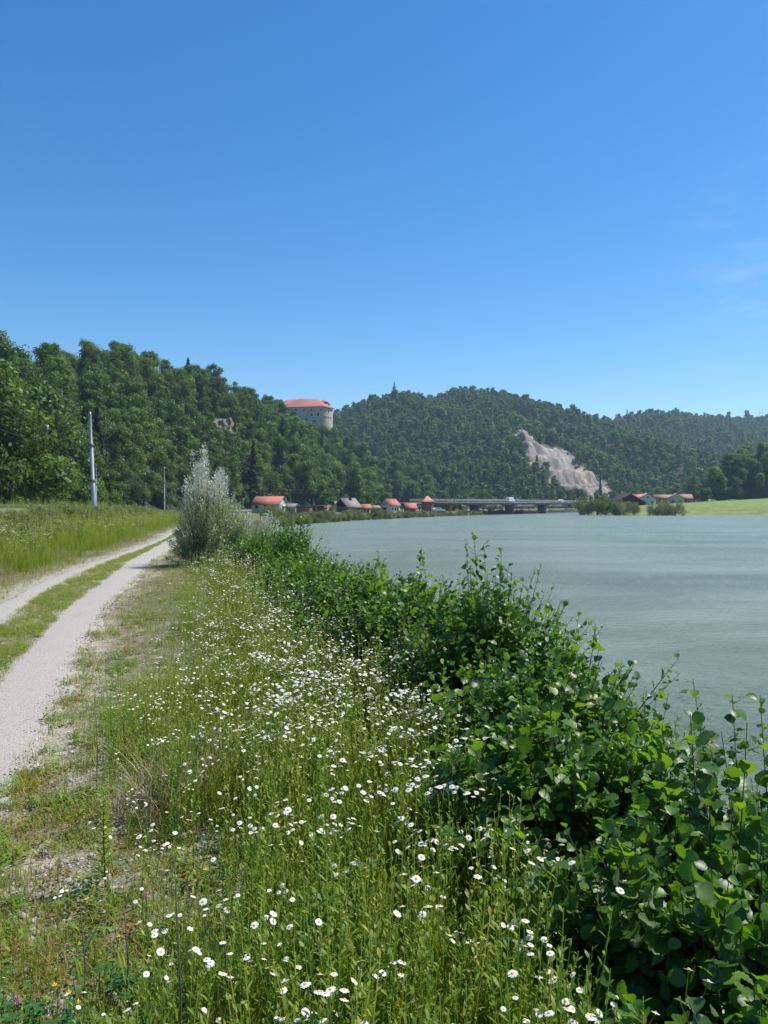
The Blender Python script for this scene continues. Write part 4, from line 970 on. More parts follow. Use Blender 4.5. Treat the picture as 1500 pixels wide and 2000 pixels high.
# ------------------------------------------------------------------ meadow plants
def blade(b, p, d, L, wid, bend, seg=4, m=0, rs=None):
    """curved tapering blade from p leaning along horizontal dir d"""
    t = np.linspace(0, 1, seg + 1); d = np.array([d[0], d[1], 0]); sd_ = np.array([-d[1], d[0], 0])
    C = p + d * (bend * L * t ** 2)[:, None] + np.array([0, 0, 1]) * (L * (t - .35 * bend * t ** 2))[:, None]
    ww = wid * (1 - t ** 1.6) * .5 + wid * .02
    V = np.stack([C - sd_ * ww[:, None], C + sd_ * ww[:, None]], 1).reshape(-1, 3)
    i = np.arange(seg) * 2; b.add(V, np.c_[i, i + 1, i + 3, i + 2], m)
def leaf_lance(b, p, d, L, wid, m=0, droop=.25, seg=3):
    d = nrm(np.array(d, float)); t = np.linspace(0, 1, seg + 1)
    s_ = nrm(np.cross(d, [0, 0, 1.0]) + 1e-6); up = np.cross(s_, d)
    C = p + d * (L * t)[:, None] + np.array([0, 0, -1]) * (droop * L * t ** 2)[:, None]
    ww = wid * .5 * np.sin(np.pi * np.clip(t * .93 + .05, 0, 1)) ** .8
    V = np.stack([C - s_ * ww[:, None], C + s_ * ww[:, None]], 1).reshape(-1, 3)
    i = np.arange(seg) * 2; b.add(V, np.c_[i, i + 1, i + 3, i + 2], m)
def tuft(seed, n, h, wid, bend, m, spread=.05, mats=None):
    g = np.random.default_rng(seed); b = MB()
    for k in range(n):
        th = g.random() * 6.283; r_ = spread * math.sqrt(g.random()); a = g.random() * 6.283
        blade(b, np.array([r_ * math.cos(a), r_ * math.sin(a), -.01]), (math.cos(th), math.sin(th)), h * g.uniform(.5, 1.1), wid * g.uniform(.6, 1.2), g.uniform(.05, bend), 4)
    return b.build('grass_tuft', M[m])
def stalk(seed, h, leaves, m='stalk', L=.07, wid=.012):
    g = np.random.default_rng(seed); b = MB()
    for q in range(g.integers(1, 4)):
        ox, oy = g.normal(0, .02, 2); hh = h * g.uniform(.7, 1.1); lx, ly = g.normal(0, .05, 2)
        P = np.array([[ox, oy, -.02], [ox + lx * .3, oy + ly * .3, hh * .5], [ox + lx, oy + ly, hh]]); b.tube(P, [.0028, .0022, .0012], 4)
        for k in range(leaves):
            t = (k + .5) / leaves; z = t * hh; th = k * 2.4 + g.random(); p = np.array([ox + lx * t * t, oy + ly * t * t, z])
            l_ = L * (1.25 - .75 * t) * g.uniform(.7, 1.2)
            leaf_lance(b, p, (math.cos(th), math.sin(th), g.uniform(.7, 1.8)), l_, wid * g.uniform(.8, 1.2), 0, .2)
    return b.build('leafy_stalk', M[m])
def herb(seed, n, r_, L, wid, m, up=.5):
    g = np.random.default_rng(seed); b = MB()
    for k in range(n):
        th = g.random() * 6.283; a = g.random() * 6.283; q = r_ * math.sqrt(g.random())
        p = np.array([q * math.cos(a), q * math.sin(a), g.uniform(0, L * 1.2)])
        leaf_lance(b, p, (math.cos(th), math.sin(th), g.uniform(0, up * 2)), L * g.uniform(.6, 1.2), wid * g.uniform(.7, 1.2), 0, .3, 2)
    return b.build('low_herb', M[m])
def clover_mesh(seed, n=22, r_=.09):
    g = np.random.default_rng(seed); b = MB()
    for k in range(n):
        a = g.random() * 6.283; q = r_ * math.sqrt(g.random()); h = g.uniform(.05, .13); p = np.array([q * math.cos(a), q * math.sin(a), h])
        b.tube([[p[0] * .7, p[1] * .7, 0], p], [.0012, .001], 3)
        for j in range(3):
            th = j * 2.094 + a; d = np.array([math.cos(th), math.sin(th), g.uniform(-.1, .35)]); s_ = np.array([-math.sin(th), math.cos(th), 0]); L = g.uniform(.013, .02)
            V = [p, p + d * L * .5 - s_ * L * .42, p + d * L * .95 - s_ * L * .3, p + d * L, p + d * L * .95 + s_ * L * .3, p + d * L * .5 + s_ * L * .42]
            b.add(V, [[0, 1, 2, 3], [0, 3, 4, 5]])
    return b.build('clover_patch', M['clover'])
PL = []
for i in range(3): PL.append(tuft(400 + i, 15, .46, .0042, .3, 'grass'))            # 0-2 grass
for i in range(4): PL.append(stalk(410 + i, .58, 24, L=.052, wid=.0085))                               # 3-6 leafy stalks
for i in range(3): PL.append(tuft(420 + i, 15, .30, .005, .9, 'dry', .06))          # 7-9 dry
for i in range(3): PL.append(herb(430 + i, 26, .08, .035, .013, 'rust', .8))        # 10-12 rust
for i in range(3): PL.append(herb(440 + i, 24, .09, .06, .016, 'stalk', .6))        # 13-15 low herb
for i in range(2): PL.append(clover_mesh(450 + i))                                  # 16-17 clover
for i in range(2): PL.append(tuft(460 + i, 20, .12, .004, .7, 'grass', .07))        # 18-19 short grass
for i in range(2): PL.append(tuft(470 + i, 14, .10, .004, 1.0, 'dry', .07))         # 20-21 short dry
LIB_PL = library('meadow_plant', PL)

def bank_edge(y): return np.interp(y, [-5, 0, 3.4, 5.6, 9, 16, 23, 40, 70], [.62, .6, .32, .12, -.38, -2.0, -3.85, -8.6, -14])
def right_edge(y): return np.interp(y, TR[:, 1], TR[:, 0]) + .5       # path edge
def sample_strip(n, y0, y1, lo, hi, pw=2.0, e0=0.0, e1=0.0):
    """points between the functions lo(y), hi(y), thicker near the camera"""
    u = rng.random(n); y = (y0 ** (1 - pw) + u * (y1 ** (1 - pw) - y0 ** (1 - pw))) ** (1 / (1 - pw)) if pw != 1 else y0 * (y1 / y0) ** u
    a = lo(y) + e0; b_ = hi(y) + e1; x = a + (b_ - a) * rng.random(n)
    return x, y
def inview(x, y, z, mg=120):
    a, b_ = proj(x, y, z); return (a > -mg) & (a < 1500 + mg) & (b_ < 2000 + 3 * mg) & (y > .5) & (np.hypot(x, y) > .85)

def put(name, label, x, y, idx, scl, cat='grass', tilt=.08):
    z = height(x, y); ok = inview(x, y, z + .3); x, y, z, idx, scl = x[ok], y[ok], z[ok], idx[ok], scl[ok]
    r_ = np.c_[rng.normal(0, tilt, len(x)), rng.normal(0, tilt, len(x)), rng.random(len(x)) * 6.283]
    o = scatter(name, np.c_[x, y, z], r_, scl, idx, LIB_PL); tag(o, label, cat); print(name, len(x)); return o

def meadow():
    # main verge between path and bank
    n = 30000
    x, y = sample_strip(n, .9, 60, right_edge, bank_edge, 1.45, e0=.15, e1=.15)
    lo = right_edge(y); hi = bank_edge(y) + .35; f = (x - lo) / (hi - lo)         # 0 at the path
    pn = fbm(x, y, .8, 3); pn2 = fbm(x + 40, y, 1.7, 3)
    lush = np.clip(ss(.18, .5, f + (pn2 - .5) * .6) , 0, 1)
    lush = lush * (1 - .15 * ss(3.4, 2.2, y) * ss(.75, .3, f))
    keep = rng.random(n) < (.12 + .88 * lush) * (.3 + .7 * ss(.35, .55, pn)) * (.62 + .38 * ss(2.5, 5, y))
    x, y, f, lush, pn, pn2 = (a[keep] for a in (x, y, f, lush, pn, pn2)); n = len(x)
    r_ = rng.random(n)
    idx = np.where(r_ < .26, rng.integers(0, 3, n), np.where(r_ < .74, rng.integers(3, 7, n), np.where(r_ < .80, rng.integers(7, 10, n), np.where(r_ < .93, rng.integers(10, 13, n), rng.integers(13, 16, n)))))
    scl = rng.uniform(.55, 1.1, n) * (.35 + .65 * lush)
    put('meadow_grass', 'tall green grass and leafy weed stalks covering the verge between path and shrubs', x, y, idx, scl)
    # low cover: everywhere right of path and central strip
    n = 24000; x, y = sample_strip(n, .9, 45, right_edge, bank_edge, 1.45, e0=-.15, e1=.1)
    lo = right_edge(y); f = (x - lo) / (bank_edge(y) - lo); pn = fbm(x, y, .6, 3)
    kp = rng.random(n) < (.28 + .7 * ss(.42, .58, pn)) * (.55 + .45 * ss(2.5, 5, y)); x, y, f = x[kp], y[kp], f[kp]; n = len(x); r_ = rng.random(n)
    idx = np.where(r_ < .36, rng.integers(18, 20, n), np.where(r_ < .62, rng.integers(20, 22, n), np.where(r_ < .82, rng.integers(10, 13, n), rng.integers(13, 16, n))))
    put('low_ground_cover', 'short sparse grass, dry tufts and rusty low herbs on the stony verge', x, y, idx, rng.uniform(.5, 1.1, n), 'ground cover')
    # grassy strip between the two wheel tracks
    def lA(y): return np.interp(y, TL[:, 1], TL[:, 0]) + .18
    def lB(y): return np.interp(y, TR[:, 1], TR[:, 0]) - .28
    n = 15000; x, y = sample_strip(n, 4, 60, lA, lB, 1.3); pn = fbm(x, y, .7, 3); kp = rng.random(n) < .35 + .65 * ss(.4, .55, pn); x, y = x[kp], y[kp]; n = len(x); r_ = rng.random(n)
    idx = np.where(r_ < .38, rng.integers(18, 20, n), np.where(r_ < .85, rng.integers(20, 22, n), rng.integers(13, 16, n)))
    put('centre_grass', 'short half-dry grass growing between the two wheel tracks', x, y, idx, rng.uniform(.5, 1.0, n))
    # clover, lower left
    n = 700; x = rng.normal(-.85, .35, n); y = rng.normal(1.9, .28, n); kp = fbm(x, y, .3, 2) > .42
    x2 = rng.normal(-.3, .5, 300); y2 = rng.normal(1.75, .12, 300)
    x = np.r_[x[kp], x2]; y = np.r_[y[kp], y2]
    put('clover_patch', 'dark green clover patch in the lower left corner', x, y, rng.integers(16, 18, len(x)), rng.uniform(.7, 1.3, len(x)), 'clover')
    # dry tussocks
    for cx, cy, nn_, lab in ((-1.25, 4.35, 26, 'tussock of pale dry arching grass left in the verge, nearer the path'), (-1.0, 4.9, 18, 'bleached dry grass tussock beside the larger one in the verge')):
        x = rng.normal(cx, .13, nn_); y = rng.normal(cy, .16, nn_)
        put('dry_tussock', lab, x, y, rng.integers(7, 10, nn_), rng.uniform(1.1, 1.7, nn_), 'grass', .35)
    # left meadow between path and railway
    def mL(y): return np.interp(y, RP[:, 1], RP[:, 0]) + 2.9
    def mR(y): return np.interp(y, TL[:, 1], TL[:, 0]) - .42
    n = 34000; x, y = sample_strip(n, 8, 130, mL, mR, 1.35); f = (mR(y) - x); z = height(x, y)
    tall = ss(.1, 2.0, f + (fbm(x, y, 1.5, 3) - .5) * 1.6); ok = inview(x, y, z + .5, 60); x, y, f, tall = x[ok], y[ok], f[ok], tall[ok]; n = len(x)
    r_ = rng.random(n); pn = fbm(x, y, 3.5, 3)
    idx = np.where(r_ < .5, rng.integers(0, 3, n), np.where(r_ < .9, rng.integers(3, 7, n), rng.integers(13, 16, n)))
    idx = np.where((pn > .63) & (rng.random(n) < .55), rng.integers(7, 10, n), idx)
    idx = np.where((tall < .35) & (rng.random(n) < .4), rng.integers(20, 22, n), idx)
    scl = (.3 + 1.15 * tall) * rng.uniform(.7, 1.25, n)
    put('tall_meadow', 'tall lush green meadow rising from the path to the railway', x, y, idx, scl)
meadow()

LIBW = LIB_BUSH
n = 260; yy = 25 * (180 / 25) ** rng.random(n); xx = np.interp(yy, RP[:, 1], RP[:, 0]) + 4.2 + np.abs(rng.normal(0, 1.2, n)); hh_ = rng.uniform(.35, 1.0, n)
o = scatter('railway_weeds', np.c_[xx, yy, height(xx, yy)], zrot(n), np.c_[hh_ * .8, hh_ * .8, hh_], rng.integers(0, 4, n), LIBW); tag(o, 'rank dark weeds and scrub growing along the railway edge', 'weeds')

# ---- daisies
def head(b, p, nrm_, r_, petals, m0, m1, g):
    n_ = nrm(np.array(nrm_, float)); a = nrm(np.cross(n_, [.3, .9, .1])); c = np.cross(n_, a)
    th0 = g.random() * 6.28
    for k in range(petals):
        th = th0 + k / petals * 6.283; d = a * math.cos(th) + c * math.sin(th); s_ = -a * math.sin(th) + c * math.cos(th)
        L = r_ * g.uniform(.88, 1.05); w_ = r_ * 3.3 / petals; dr_ = n_ * (-.12 * r_ + g.normal(0, .05) * r_)
        b.add([p + d * r_ * .28 - s_ * w_ * .5, p + d * r_ * .28 + s_ * w_ * .5, p + d * L + s_ * w_ * .62 + dr_, p + d * L - s_ * w_ * .62 + dr_], [[0, 1, 2, 3]], m0)
    nd = 8 if petals > 12 else 6
    ring = [p + (a * math.cos(t) + c * math.sin(t)) * r_ * .34 + n_ * r_ * .06 for t in np.arange(nd) / nd * 6.283]
    ring2 = [p + (a * math.cos(t) + c * math.sin(t)) * r_ * .2 + n_ * r_ * .19 for t in np.arange(nd) / nd * 6.283]
    b.add(ring + ring2 + [p + n_ * r_ * .22], [[i, (i + 1) % nd, (i + 1) % nd + nd, i + nd] for i in range(nd)], m1)
    o_ = b.n - (2 * nd + 1); b.F.append(np.array([[o_ + nd + i, o_ + nd + (i + 1) % nd, o_ + 2 * nd] for i in range(nd)])); b.M.append(np.full(nd, m1))
HEADS = []
for i in range(3):
    g = np.random.default_rng(500 + i); b = MB(); head(b, np.zeros(3), (0, 0, 1), .0108, 26, 0, 1, g); b.tube([[0, 0, -.007], [0, 0, -.0005]], [.002, .0045], 6, m=2); HEADS.append(b.build('flower_head', [M['petal'], M['disc'], M['stalk']]))
DV = []      # variants: stem mesh, head list [(pos, normal)]
for i in range(8):
    g = np.random.default_rng(520 + i); h = g.uniform(.48, .66); b = MB(); lx, ly = g.normal(0, .04, 2)
    nh = [1, 2, 3, 4, 5, 6, 8, 3][i]
    P = np.array([[0, 0, -.02], [lx * .3, ly * .3, h * .45], [lx * .8, ly * .8, h * .8]]); b.tube(P, [.0026, .002, .0016], 5)
    for k in range(12):
        t = (k + .5) / 12; th = k * 2.4; leaf_lance(b, np.array([lx * t * t * .8, ly * t * t * .8, h * .8 * t]), (math.cos(th), math.sin(th), 1.1), .06 * (1.2 - .7 * t), .011, 0, .25)
    hs = []
    for k in range(nh):
        th = k * 2.4 + g.random(); sp = .012 + .055 * math.sqrt(k / max(nh, 1)); p = np.array([lx + sp * math.cos(th), ly + sp * math.sin(th), h + g.normal(0, .014)])
        b.tube([P[-1], (P[-1] + p) / 2 + np.array([math.cos(th) * sp * .2, math.sin(th) * sp * .2, -.01]), p - [0, 0, .004]], [.0013, .001, .001], 4)
        leaf_lance(b, (P[-1] + p) / 2, (math.cos(th), math.sin(th), 1.2), .025, .006, 0)
        hs.append((p, nrm(np.array([g.normal(0, .42) + .1, g.normal(0, .42) - .05, 1.0]))))
    for k in range(int(nh * .6)):
        th = g.random() * 6.28; p = P[-1] + np.array([math.cos(th) * .03, math.sin(th) * .03, .05]); b.tube([P[-1], p], [.001, .001], 3); b.tube([p, p + [0, 0, .007]], [.003, .002], 5, m=0)
    DV.append((b.build('stem', M['stalk']), hs))
def joined_daisy(i, petals):
    me, hs = DV[i]; g = np.random.default_rng(600 + i); b = MB()
    V = np.empty(len(me.vertices) * 3, np.float32); me.vertices.foreach_get('co', V)
    F3 = [list(p.vertices) for p in me.polygons]; q = [f for f in F3 if len(f) == 4]; t3 = [f for f in F3 if len(f) == 3]
    b.add(V.reshape(-1, 3), q, 0); 
    if t3: b.F.append(np.array(t3)); b.M.append(np.zeros(len(t3), int))
    for p, n_ in hs: head(b, p, n_, .0112, petals, 1, 2, g)
    return b.build('daisy', [M['stalk'], M['petal'], M['disc']])
LIB_D = library('daisy', [joined_daisy(i, 10) for i in range(8)])

def daisies():
    n = 12500; x, y = sample_strip(n, 1.05, 48, right_edge, bank_edge, 1.15, e0=.2, e1=.15)
    lo = right_edge(y); hi = bank_edge(y) + .5; f = (x - lo) / (hi - lo)
    pn = fbm(x, y, .55, 3); pn2 = fbm(x, y, 2.2, 2)
    p = ss(.12, .5, f) * .62 + .05 + .3 * ss(.6, .95, f); p = p * (.5 + .9 * ss(.42, .62, pn)) * (.7 + .5 * ss(.4, .6, pn2))
    p = p * (.20 + .72 * ss(2.6, 6.0, y))
    clump = np.exp(-(((x - .35) / .25) ** 2 + ((y - 3.7) / .8) ** 2)); p = p + .12 * clump
    kp = rng.random(n) < p; x, y, f, clump = x[kp], y[kp], f[kp], clump[kp]
    z = height(x, y); ok = inview(x, y, z + .5, 30) & (np.hypot(x, y) > 1.15); x, y, z, f, clump = x[ok], y[ok], z[ok], f[ok], clump[ok]
    n = len(x); o = np.argsort(np.hypot(x, y)); x, y, z, f, clump = x[o], y[o], z[o], f[o], clump[o]
    idx = rng.choice(8, n, p=[.2, .18, .17, .13, .1, .08, .05, .09]); idx = np.where(clump > .3, rng.choice([3, 4, 5, 6], n), idx)
    scl = rng.uniform(.7, 1.15, n) * (.6 + .4 * ss(.1, .6, f)); rz = rng.random(n) * 6.283; tx = rng.normal(0, .09, n); ty = rng.normal(0, .09, n)
    k = min(300, n); px, py = proj(x, y, z + .55 * scl)
    cnt = ['one white head', 'two heads', 'three heads', 'four heads', 'five heads', 'six heads', 'eight crowded heads', 'three close heads']
    cols = [(180, 'at the far left'), (400, 'on the left'), (600, 'left of centre'), (800, 'in the centre'), (950, 'right of centre'), (1100, 'near the shrubs'), (1250, 'against the shrubs'), (9999, 'at the far right')]
    rows = [(1500, 'beyond the dry tussocks'), (1600, 'level with the dry tussocks'), (1720, 'nearer than the tussocks'), (1850, 'above the bottom edge'), (1940, 'close to the bottom edge'), (9999, 'cut by the bottom edge')]
    for i in range(k):
        c_ = next(v for u, v in cols if px[i] < u); r2 = next(v for u, v in rows if py[i] < u); sz = 'tall ' if scl[i] > 1.0 else 'short ' if scl[i] < .75 else ''
        t = empty('daisy_plant', (x[i], y[i], z[i]), '%sdaisy, %s, %s, %s' % (sz, cnt[idx[i]], c_, r2), 'daisy', 'white daisies in the verge', 0, float(scl[i]))
        t.rotation_euler = (tx[i], ty[i], rz[i])
        me, hs = DV[idx[i]]; link('stem', me, t)
        for j, (p_, n_) in enumerate(hs):
            q = Vector(n_).to_track_quat('Z', 'Y').to_euler(); link('flower_head', HEADS[(i + j) % 3], t, p_, q, 1.0 + .25 * ((i * 7 + j * 3) % 5 - 2) * .3)
    o = scatter('daisies', np.c_[x, y, z][k:], np.c_[tx, ty, rz][k:], scl[k:] , idx[k:], LIB_D); tag(o, 'countless small white daisies spreading along the verge into the distance', 'daisies')
    print('daisies', n)
    # white flowers in the left meadow
    n = 1700; y = 13 * (90 / 13) ** rng.random(n); a = np.interp(y, RP[:, 1], RP[:, 0]) + 3.2; b_ = np.interp(y, TL[:, 1], TL[:, 0]) - 1.2; x = a + (b_ - a) * rng.random(n)
    kp = fbm(x, y, 3, 3) > .5; x, y = x[kp], y[kp]; n = len(x)
    o = scatter('meadow_flowers', np.c_[x, y, height(x, y) + .1], zrot(n), rng.uniform(.9, 1.6, n), rng.integers(2, 6, n), LIB_D); tag(o, 'small whitish flowers dotted through the tall meadow left of the path', 'flowers')
daisies()

# ---- yellow trefoil flowers, clover head, dark stalks, tall weeds, stones
def small_things():
    g = np.random.default_rng(77)
    def trefoil(seed):
        q = np.random.default_rng(seed); b = MB(); 
        for k in range(5):
            th = k * 1.256; d = np.array([math.cos(th), math.sin(th), .3]); s_ = np.array([-math.sin(th), math.cos(th), 0]); L = .013
            b.add([[0, 0, .002], d * L * .5 - s_ * L * .4, d * L, d * L * .5 + s_ * L * .4], [[0, 1, 2, 3]]); b.add([[0, 0, .002], d * L * .4 + [0, 0, .006], d * L * .8 + [0, 0, .011], d * L * .5 - s_ * L * .3], [[0, 1, 2, 3]])
        return b.build('petals', M['yellow'])
    TM = [trefoil(i) for i in range(2)]
    sm = MB(); sm.tube([[0, 0, -.2], [.01, 0, -.1], [0, 0, 0]], [.0012] * 3, 4)
    for k in range(7): leaf_lance(sm, np.array([.005, 0, -.02 - .022 * k]), (math.cos(k * 2.4), math.sin(k * 2.4), .4), .022, .009)
    sm = sm.build('stem', M['clover'])
    spots = [(102, 1925, 'left corner clover patch'), (130, 1940, ''), (148, 1960, ''), (472, 1748, ''), (617, 1760, ''), (648, 1865, ''), (505, 1785, ''), (165, 1755, ''), (228, 1830, ''), (660, 1672, ''), (700, 1640, ''), (740, 1678, ''), (545, 1610, ''), (600, 1640, ''), (365, 1900, ''), (820, 1985, ''), (590, 1935, ''), (690, 1920, ''), (150, 1845, ''), (330, 1955, ''), (560, 1440, ''), (590, 1430, ''), (400, 1700, ''), (1000, 1860, '')]
    for i, (px, py, _) in enumerate(spots):
        zt = g.uniform(.12, .22); Y = (EYE - zt) * 1500 / (py - 985); x = (px - 750) / 1500 * Y
        side = ('left corner' if px < 120 else 'left' if px < 200 else 'left, by the dark stalks' if px < 380 else 'left of centre' if px < 500 else 'centre left' if px < 580 else 'centre' if px < 640 else 'centre right' if px < 690 else 'right of centre' if px < 900 else 'at the foot of the shrubs') + (', far back in the verge' if py < 1500 else ', level with the pale tussocks' if py < 1660 else ', above the lower foreground' if py < 1800 else ', in the lower foreground' if py < 1925 else ', close to the bottom edge')
        t = empty('trefoil_flower', (x, Y, h1(x, Y) + zt), 'small yellow trefoil flower, ' + side, 'flower', 'yellow trefoil flowers', g.random() * 6, g.uniform(.65, 1.1))
        link('petals', TM[i % 2], t); link('stem', sm, t)
    # pink clover
    def pink(px, py, zt, lab):
        Y = (EYE - zt) * 1500 / (py - 985); x = (px - 750) / 1500 * Y; t = empty('clover_flower', (x, Y, h1(x, Y) + zt), lab, 'flower')
        b = MB(); q = np.random.default_rng(5)
        for k in range(60):
            d = nrm(q.normal(0, 1, 3) + [0, 0, .4]); s_ = nrm(np.cross(d, [.2, .3, .9])); p = d * .006
            b.add([p - s_ * .0018, p + s_ * .0018, p + d * .008 + s_ * .001, p + d * .008 - s_ * .001], [[0, 1, 2, 3]])
        link('petals', b.build('petals', M['pink']), t); link('stem', sm, t)
    pink(282, 1750, .3, 'single pink-purple clover head left of centre in the foreground'); pink(28, 1955, .3, 'dull reddish flower spike in the lower left corner')
    # thin dark stalks
    for i, (px, py, h, lab) in enumerate([(345, 1985, .78, 'tallest thin dark bare stalk in the left foreground'), (186, 1560, .6, 'thin dark stalk at the edge of the gravel path'), (440, 1980, .66, 'dark leaning stalk right of the tallest one'), (158, 1760, .42, 'short thin dark stalk nearer the left edge'), (243, 1740, .4, 'second short dark stalk left of the pink clover')]):
        Y = EYE * 1500 / (max(py, 1500) + 250 - 985) if py > 1700 else EYE * 1500 / (py - 985); x = (px - 750) / 1500 * Y
        b = MB(); q = np.random.default_rng(i); b.tube([[0, 0, -.02], [.008, 0, h * .5], [-.012, .01, h]], [.0034, .0026, .0014], 5)
        t = empty('dark_stalk', (x, Y, h1(x, Y)), lab, 'plant stalk', 'thin dark stalks')
        link('stem', b.build('stem', M['twig']), t); c = MB()
        for k in range(5):
            th = k * 2.4; leaf_lance(c, np.array([0, 0, h * (.15 + .13 * k)]), (math.cos(th), math.sin(th), 2.4), .16, .007, 0, .3)
        link('leaves', c.build('leaves', M['stalk']), t)
    # tall leafy weeds by the shrubs
    for i, (px, Y, h, lab) in enumerate([(740, 5.3, .98, 'tall bright green leafy weed at the left edge of the shrubs'), (872, 4.1, .92, 'tall feathery green weed standing in front of the dark shrub gap'), (1045, 2.55, .62, 'leafy green weed below the shrubs with buds'), (204, 3.5, .45, 'upright leafy weed close to the gravel edge'), (625, 2.45, .5, 'broad-leaved yellow-green weed in the middle foreground')]):
        x = (px - 750) / 1500 * Y; q = np.random.default_rng(30 + i); t = empty('tall_weed', (x, Y, h1(x, Y)), lab, 'weed', None, i)
        link('stem', MB().tube([[0, 0, -.03], [.01, 0, h * .5], [0, .02, h]], [.005, .004, .0015], 5).build('stem', M['stalk']), t); c = MB()
        for k in range(60):
            tt = .12 + .88 * k / 60; th = k * 2.4; leaf_lance(c, np.array([0, .02 * tt * tt, h * tt]), (math.cos(th), math.sin(th), q.uniform(.6, 1.4)), .085 * (1.15 - .6 * tt) * (1.4 if i == 4 else 1), .018 * (1.7 if i == 4 else 1), 0, .3)
        link('leaves', c.build('leaves', M['stalk']), t)
    # pale stones
    for i, (px, py, r_, lab) in enumerate([(688, 1772, .055, 'largest pale angular stone between the stalks'), (1205, 1880, .03, 'pale stone lying under the daisies by the shrubs'), (930, 1895, .05, 'whitish elongated stone in the centre foreground'), (905, 1868, .03, 'small whitish stone beside the elongated one'), (75, 1708, .025, 'small grey stone near the left edge')]):
        Y = EYE * 1500 / (py - 985); x = (px - 750) / 1500 * Y
        q = np.random.default_rng(i); b = MB(); th = np.arange(8) / 8 * 6.283
        P = []
        for lv, rr_ in ((-.4, .8), (.1, 1), (.5, .75), (.62, .2)): P.append(np.c_[np.cos(th) * rr_ * q.uniform(.8, 1.1, 8), np.sin(th) * rr_ * q.uniform(.7, 1.1, 8) * .7, np.full(8, lv) + q.normal(0, .05, 8)])
        V = np.concatenate(P) * r_; F = [[a * 8 + k, a * 8 + (k + 1) % 8, (a + 1) * 8 + (k + 1) % 8, (a + 1) * 8 + k] for a in range(3) for k in range(8)]
        b.add(V, F); b.F.append(np.array([[24, 25, 26, 27], [24, 27, 28, 31], [28, 29, 30, 31]])); b.M.append(np.zeros(3, int))
        o = link('stone', b.build('stone', M['pebble']), None, (x, Y, h1(x, Y) + r_ * .2), (.1, .2, i)); tag(o, lab, 'stone', 'pale stones in the verge')
small_things()

# pebbles
def pebbles():
    vs = []
    for i in range(4):
        q = np.random.default_rng(900 + i); th = np.arange(5) / 5 * 6.283; P = [np.c_[np.cos(th) * r_ * q.uniform(.7, 1.2, 5), np.sin(th) * r_ * q.uniform(.6, 1, 5), np.full(5, z)] for r_, z in ((.9, -.3), (1, .15), (.45, .55))]
        b = MB(); b.add(np.concatenate(P), [[a * 5 + k, a * 5 + (k + 1) % 5, (a + 1) * 5 + (k + 1) % 5, (a + 1) * 5 + k] for a in range(2) for k in range(5)]); b.F.append(np.array([[10, 11, 12, 13]])); b.M.append(np.zeros(1, int)); b.F.append(np.array([[10, 13, 14]])); b.M.append(np.zeros(1, int))
        vs.append(b.build('pebble', M['pebble']))
    lib = library('pebble', vs)
    n = 42000; x, y = sample_strip(n, 1.5, 22, lambda y: np.interp(y, TR[:, 1], TR[:, 0]) - .9, lambda y: right_edge(y) + 1.6 * ss(9, 3, y) + .35, 1.8)
    kp = rng.random(n) < .3 + .7 * ss(.4, .6, fbm(x, y, .5, 3)); x, y = x[kp], y[kp]; z = height(x, y); ok = inview(x, y, z, 20); x, y, z = x[ok], y[ok], z[ok]; n = len(x)
    dt = np.abs(x - np.interp(y, TR[:, 1], TR[:, 0])); z = z + np.where(dt < .45, .018, 0)
    s_ = rng.gamma(2.5, .0028, n) + .003; s_ = np.where(dt < .4, s_ * .6, s_)
    o = scatter('pebbles', np.c_[x, y, z], np.c_[rng.normal(0, .4, n), rng.normal(0, .4, n), rng.random(n) * 6.28], s_, rng.integers(0, 4, n), lib); tag(o, 'loose grey gravel and pebbles along the edges of the near wheel track', 'gravel')
pebbles()

# ------------------------------------------------------------------ alder shrubs
def alder_leaf(seed, rows=11):
    g = np.random.default_rng(seed); t = np.linspace(0, 1, rows); hw = np.interp(t, [0, .08, .25, .45, .65, .82, .94, 1], [.015, .16, .36, .45, .46, .38, .2, .05])
    rip = np.where(np.arange(rows) % 2 == 0, .028, -.028) * np.clip(hw * 3, 0, 1); fold = g.uniform(.15, .45); curl = g.uniform(.05, .3); tw = g.uniform(-.2, .2)
    z0 = -curl * t ** 2
    V = []
    for s_ in (-1, 0, 1):
        y = t - (0 if s_ == 0 else .0) + (.05 * hw if s_ else 0); V.append(np.c_[s_ * hw, y, z0 + (fold * hw + rip if s_ else 0) + tw * s_ * hw * t])
    V = np.stack(V, 1).reshape(-1, 3); i = np.arange(rows - 1)[:, None] * 3; j = np.arange(2)[None]
    b = MB(); b.add(V, np.stack([i + j, i + j + 1, i + 3 + j + 1, i + 3 + j], -1).reshape(-1, 4)); b.tube([[0, -.28, .02], [0, 0, 0]], [.016, .014], 3, cap=False)
    return b.build('leaf', M['alder'])
AL = [alder_leaf(700 + i) for i in range(5)] + [alder_leaf(710 + i, 5) for i in range(3)]
LIB_AL = library('alder_leaf', AL)

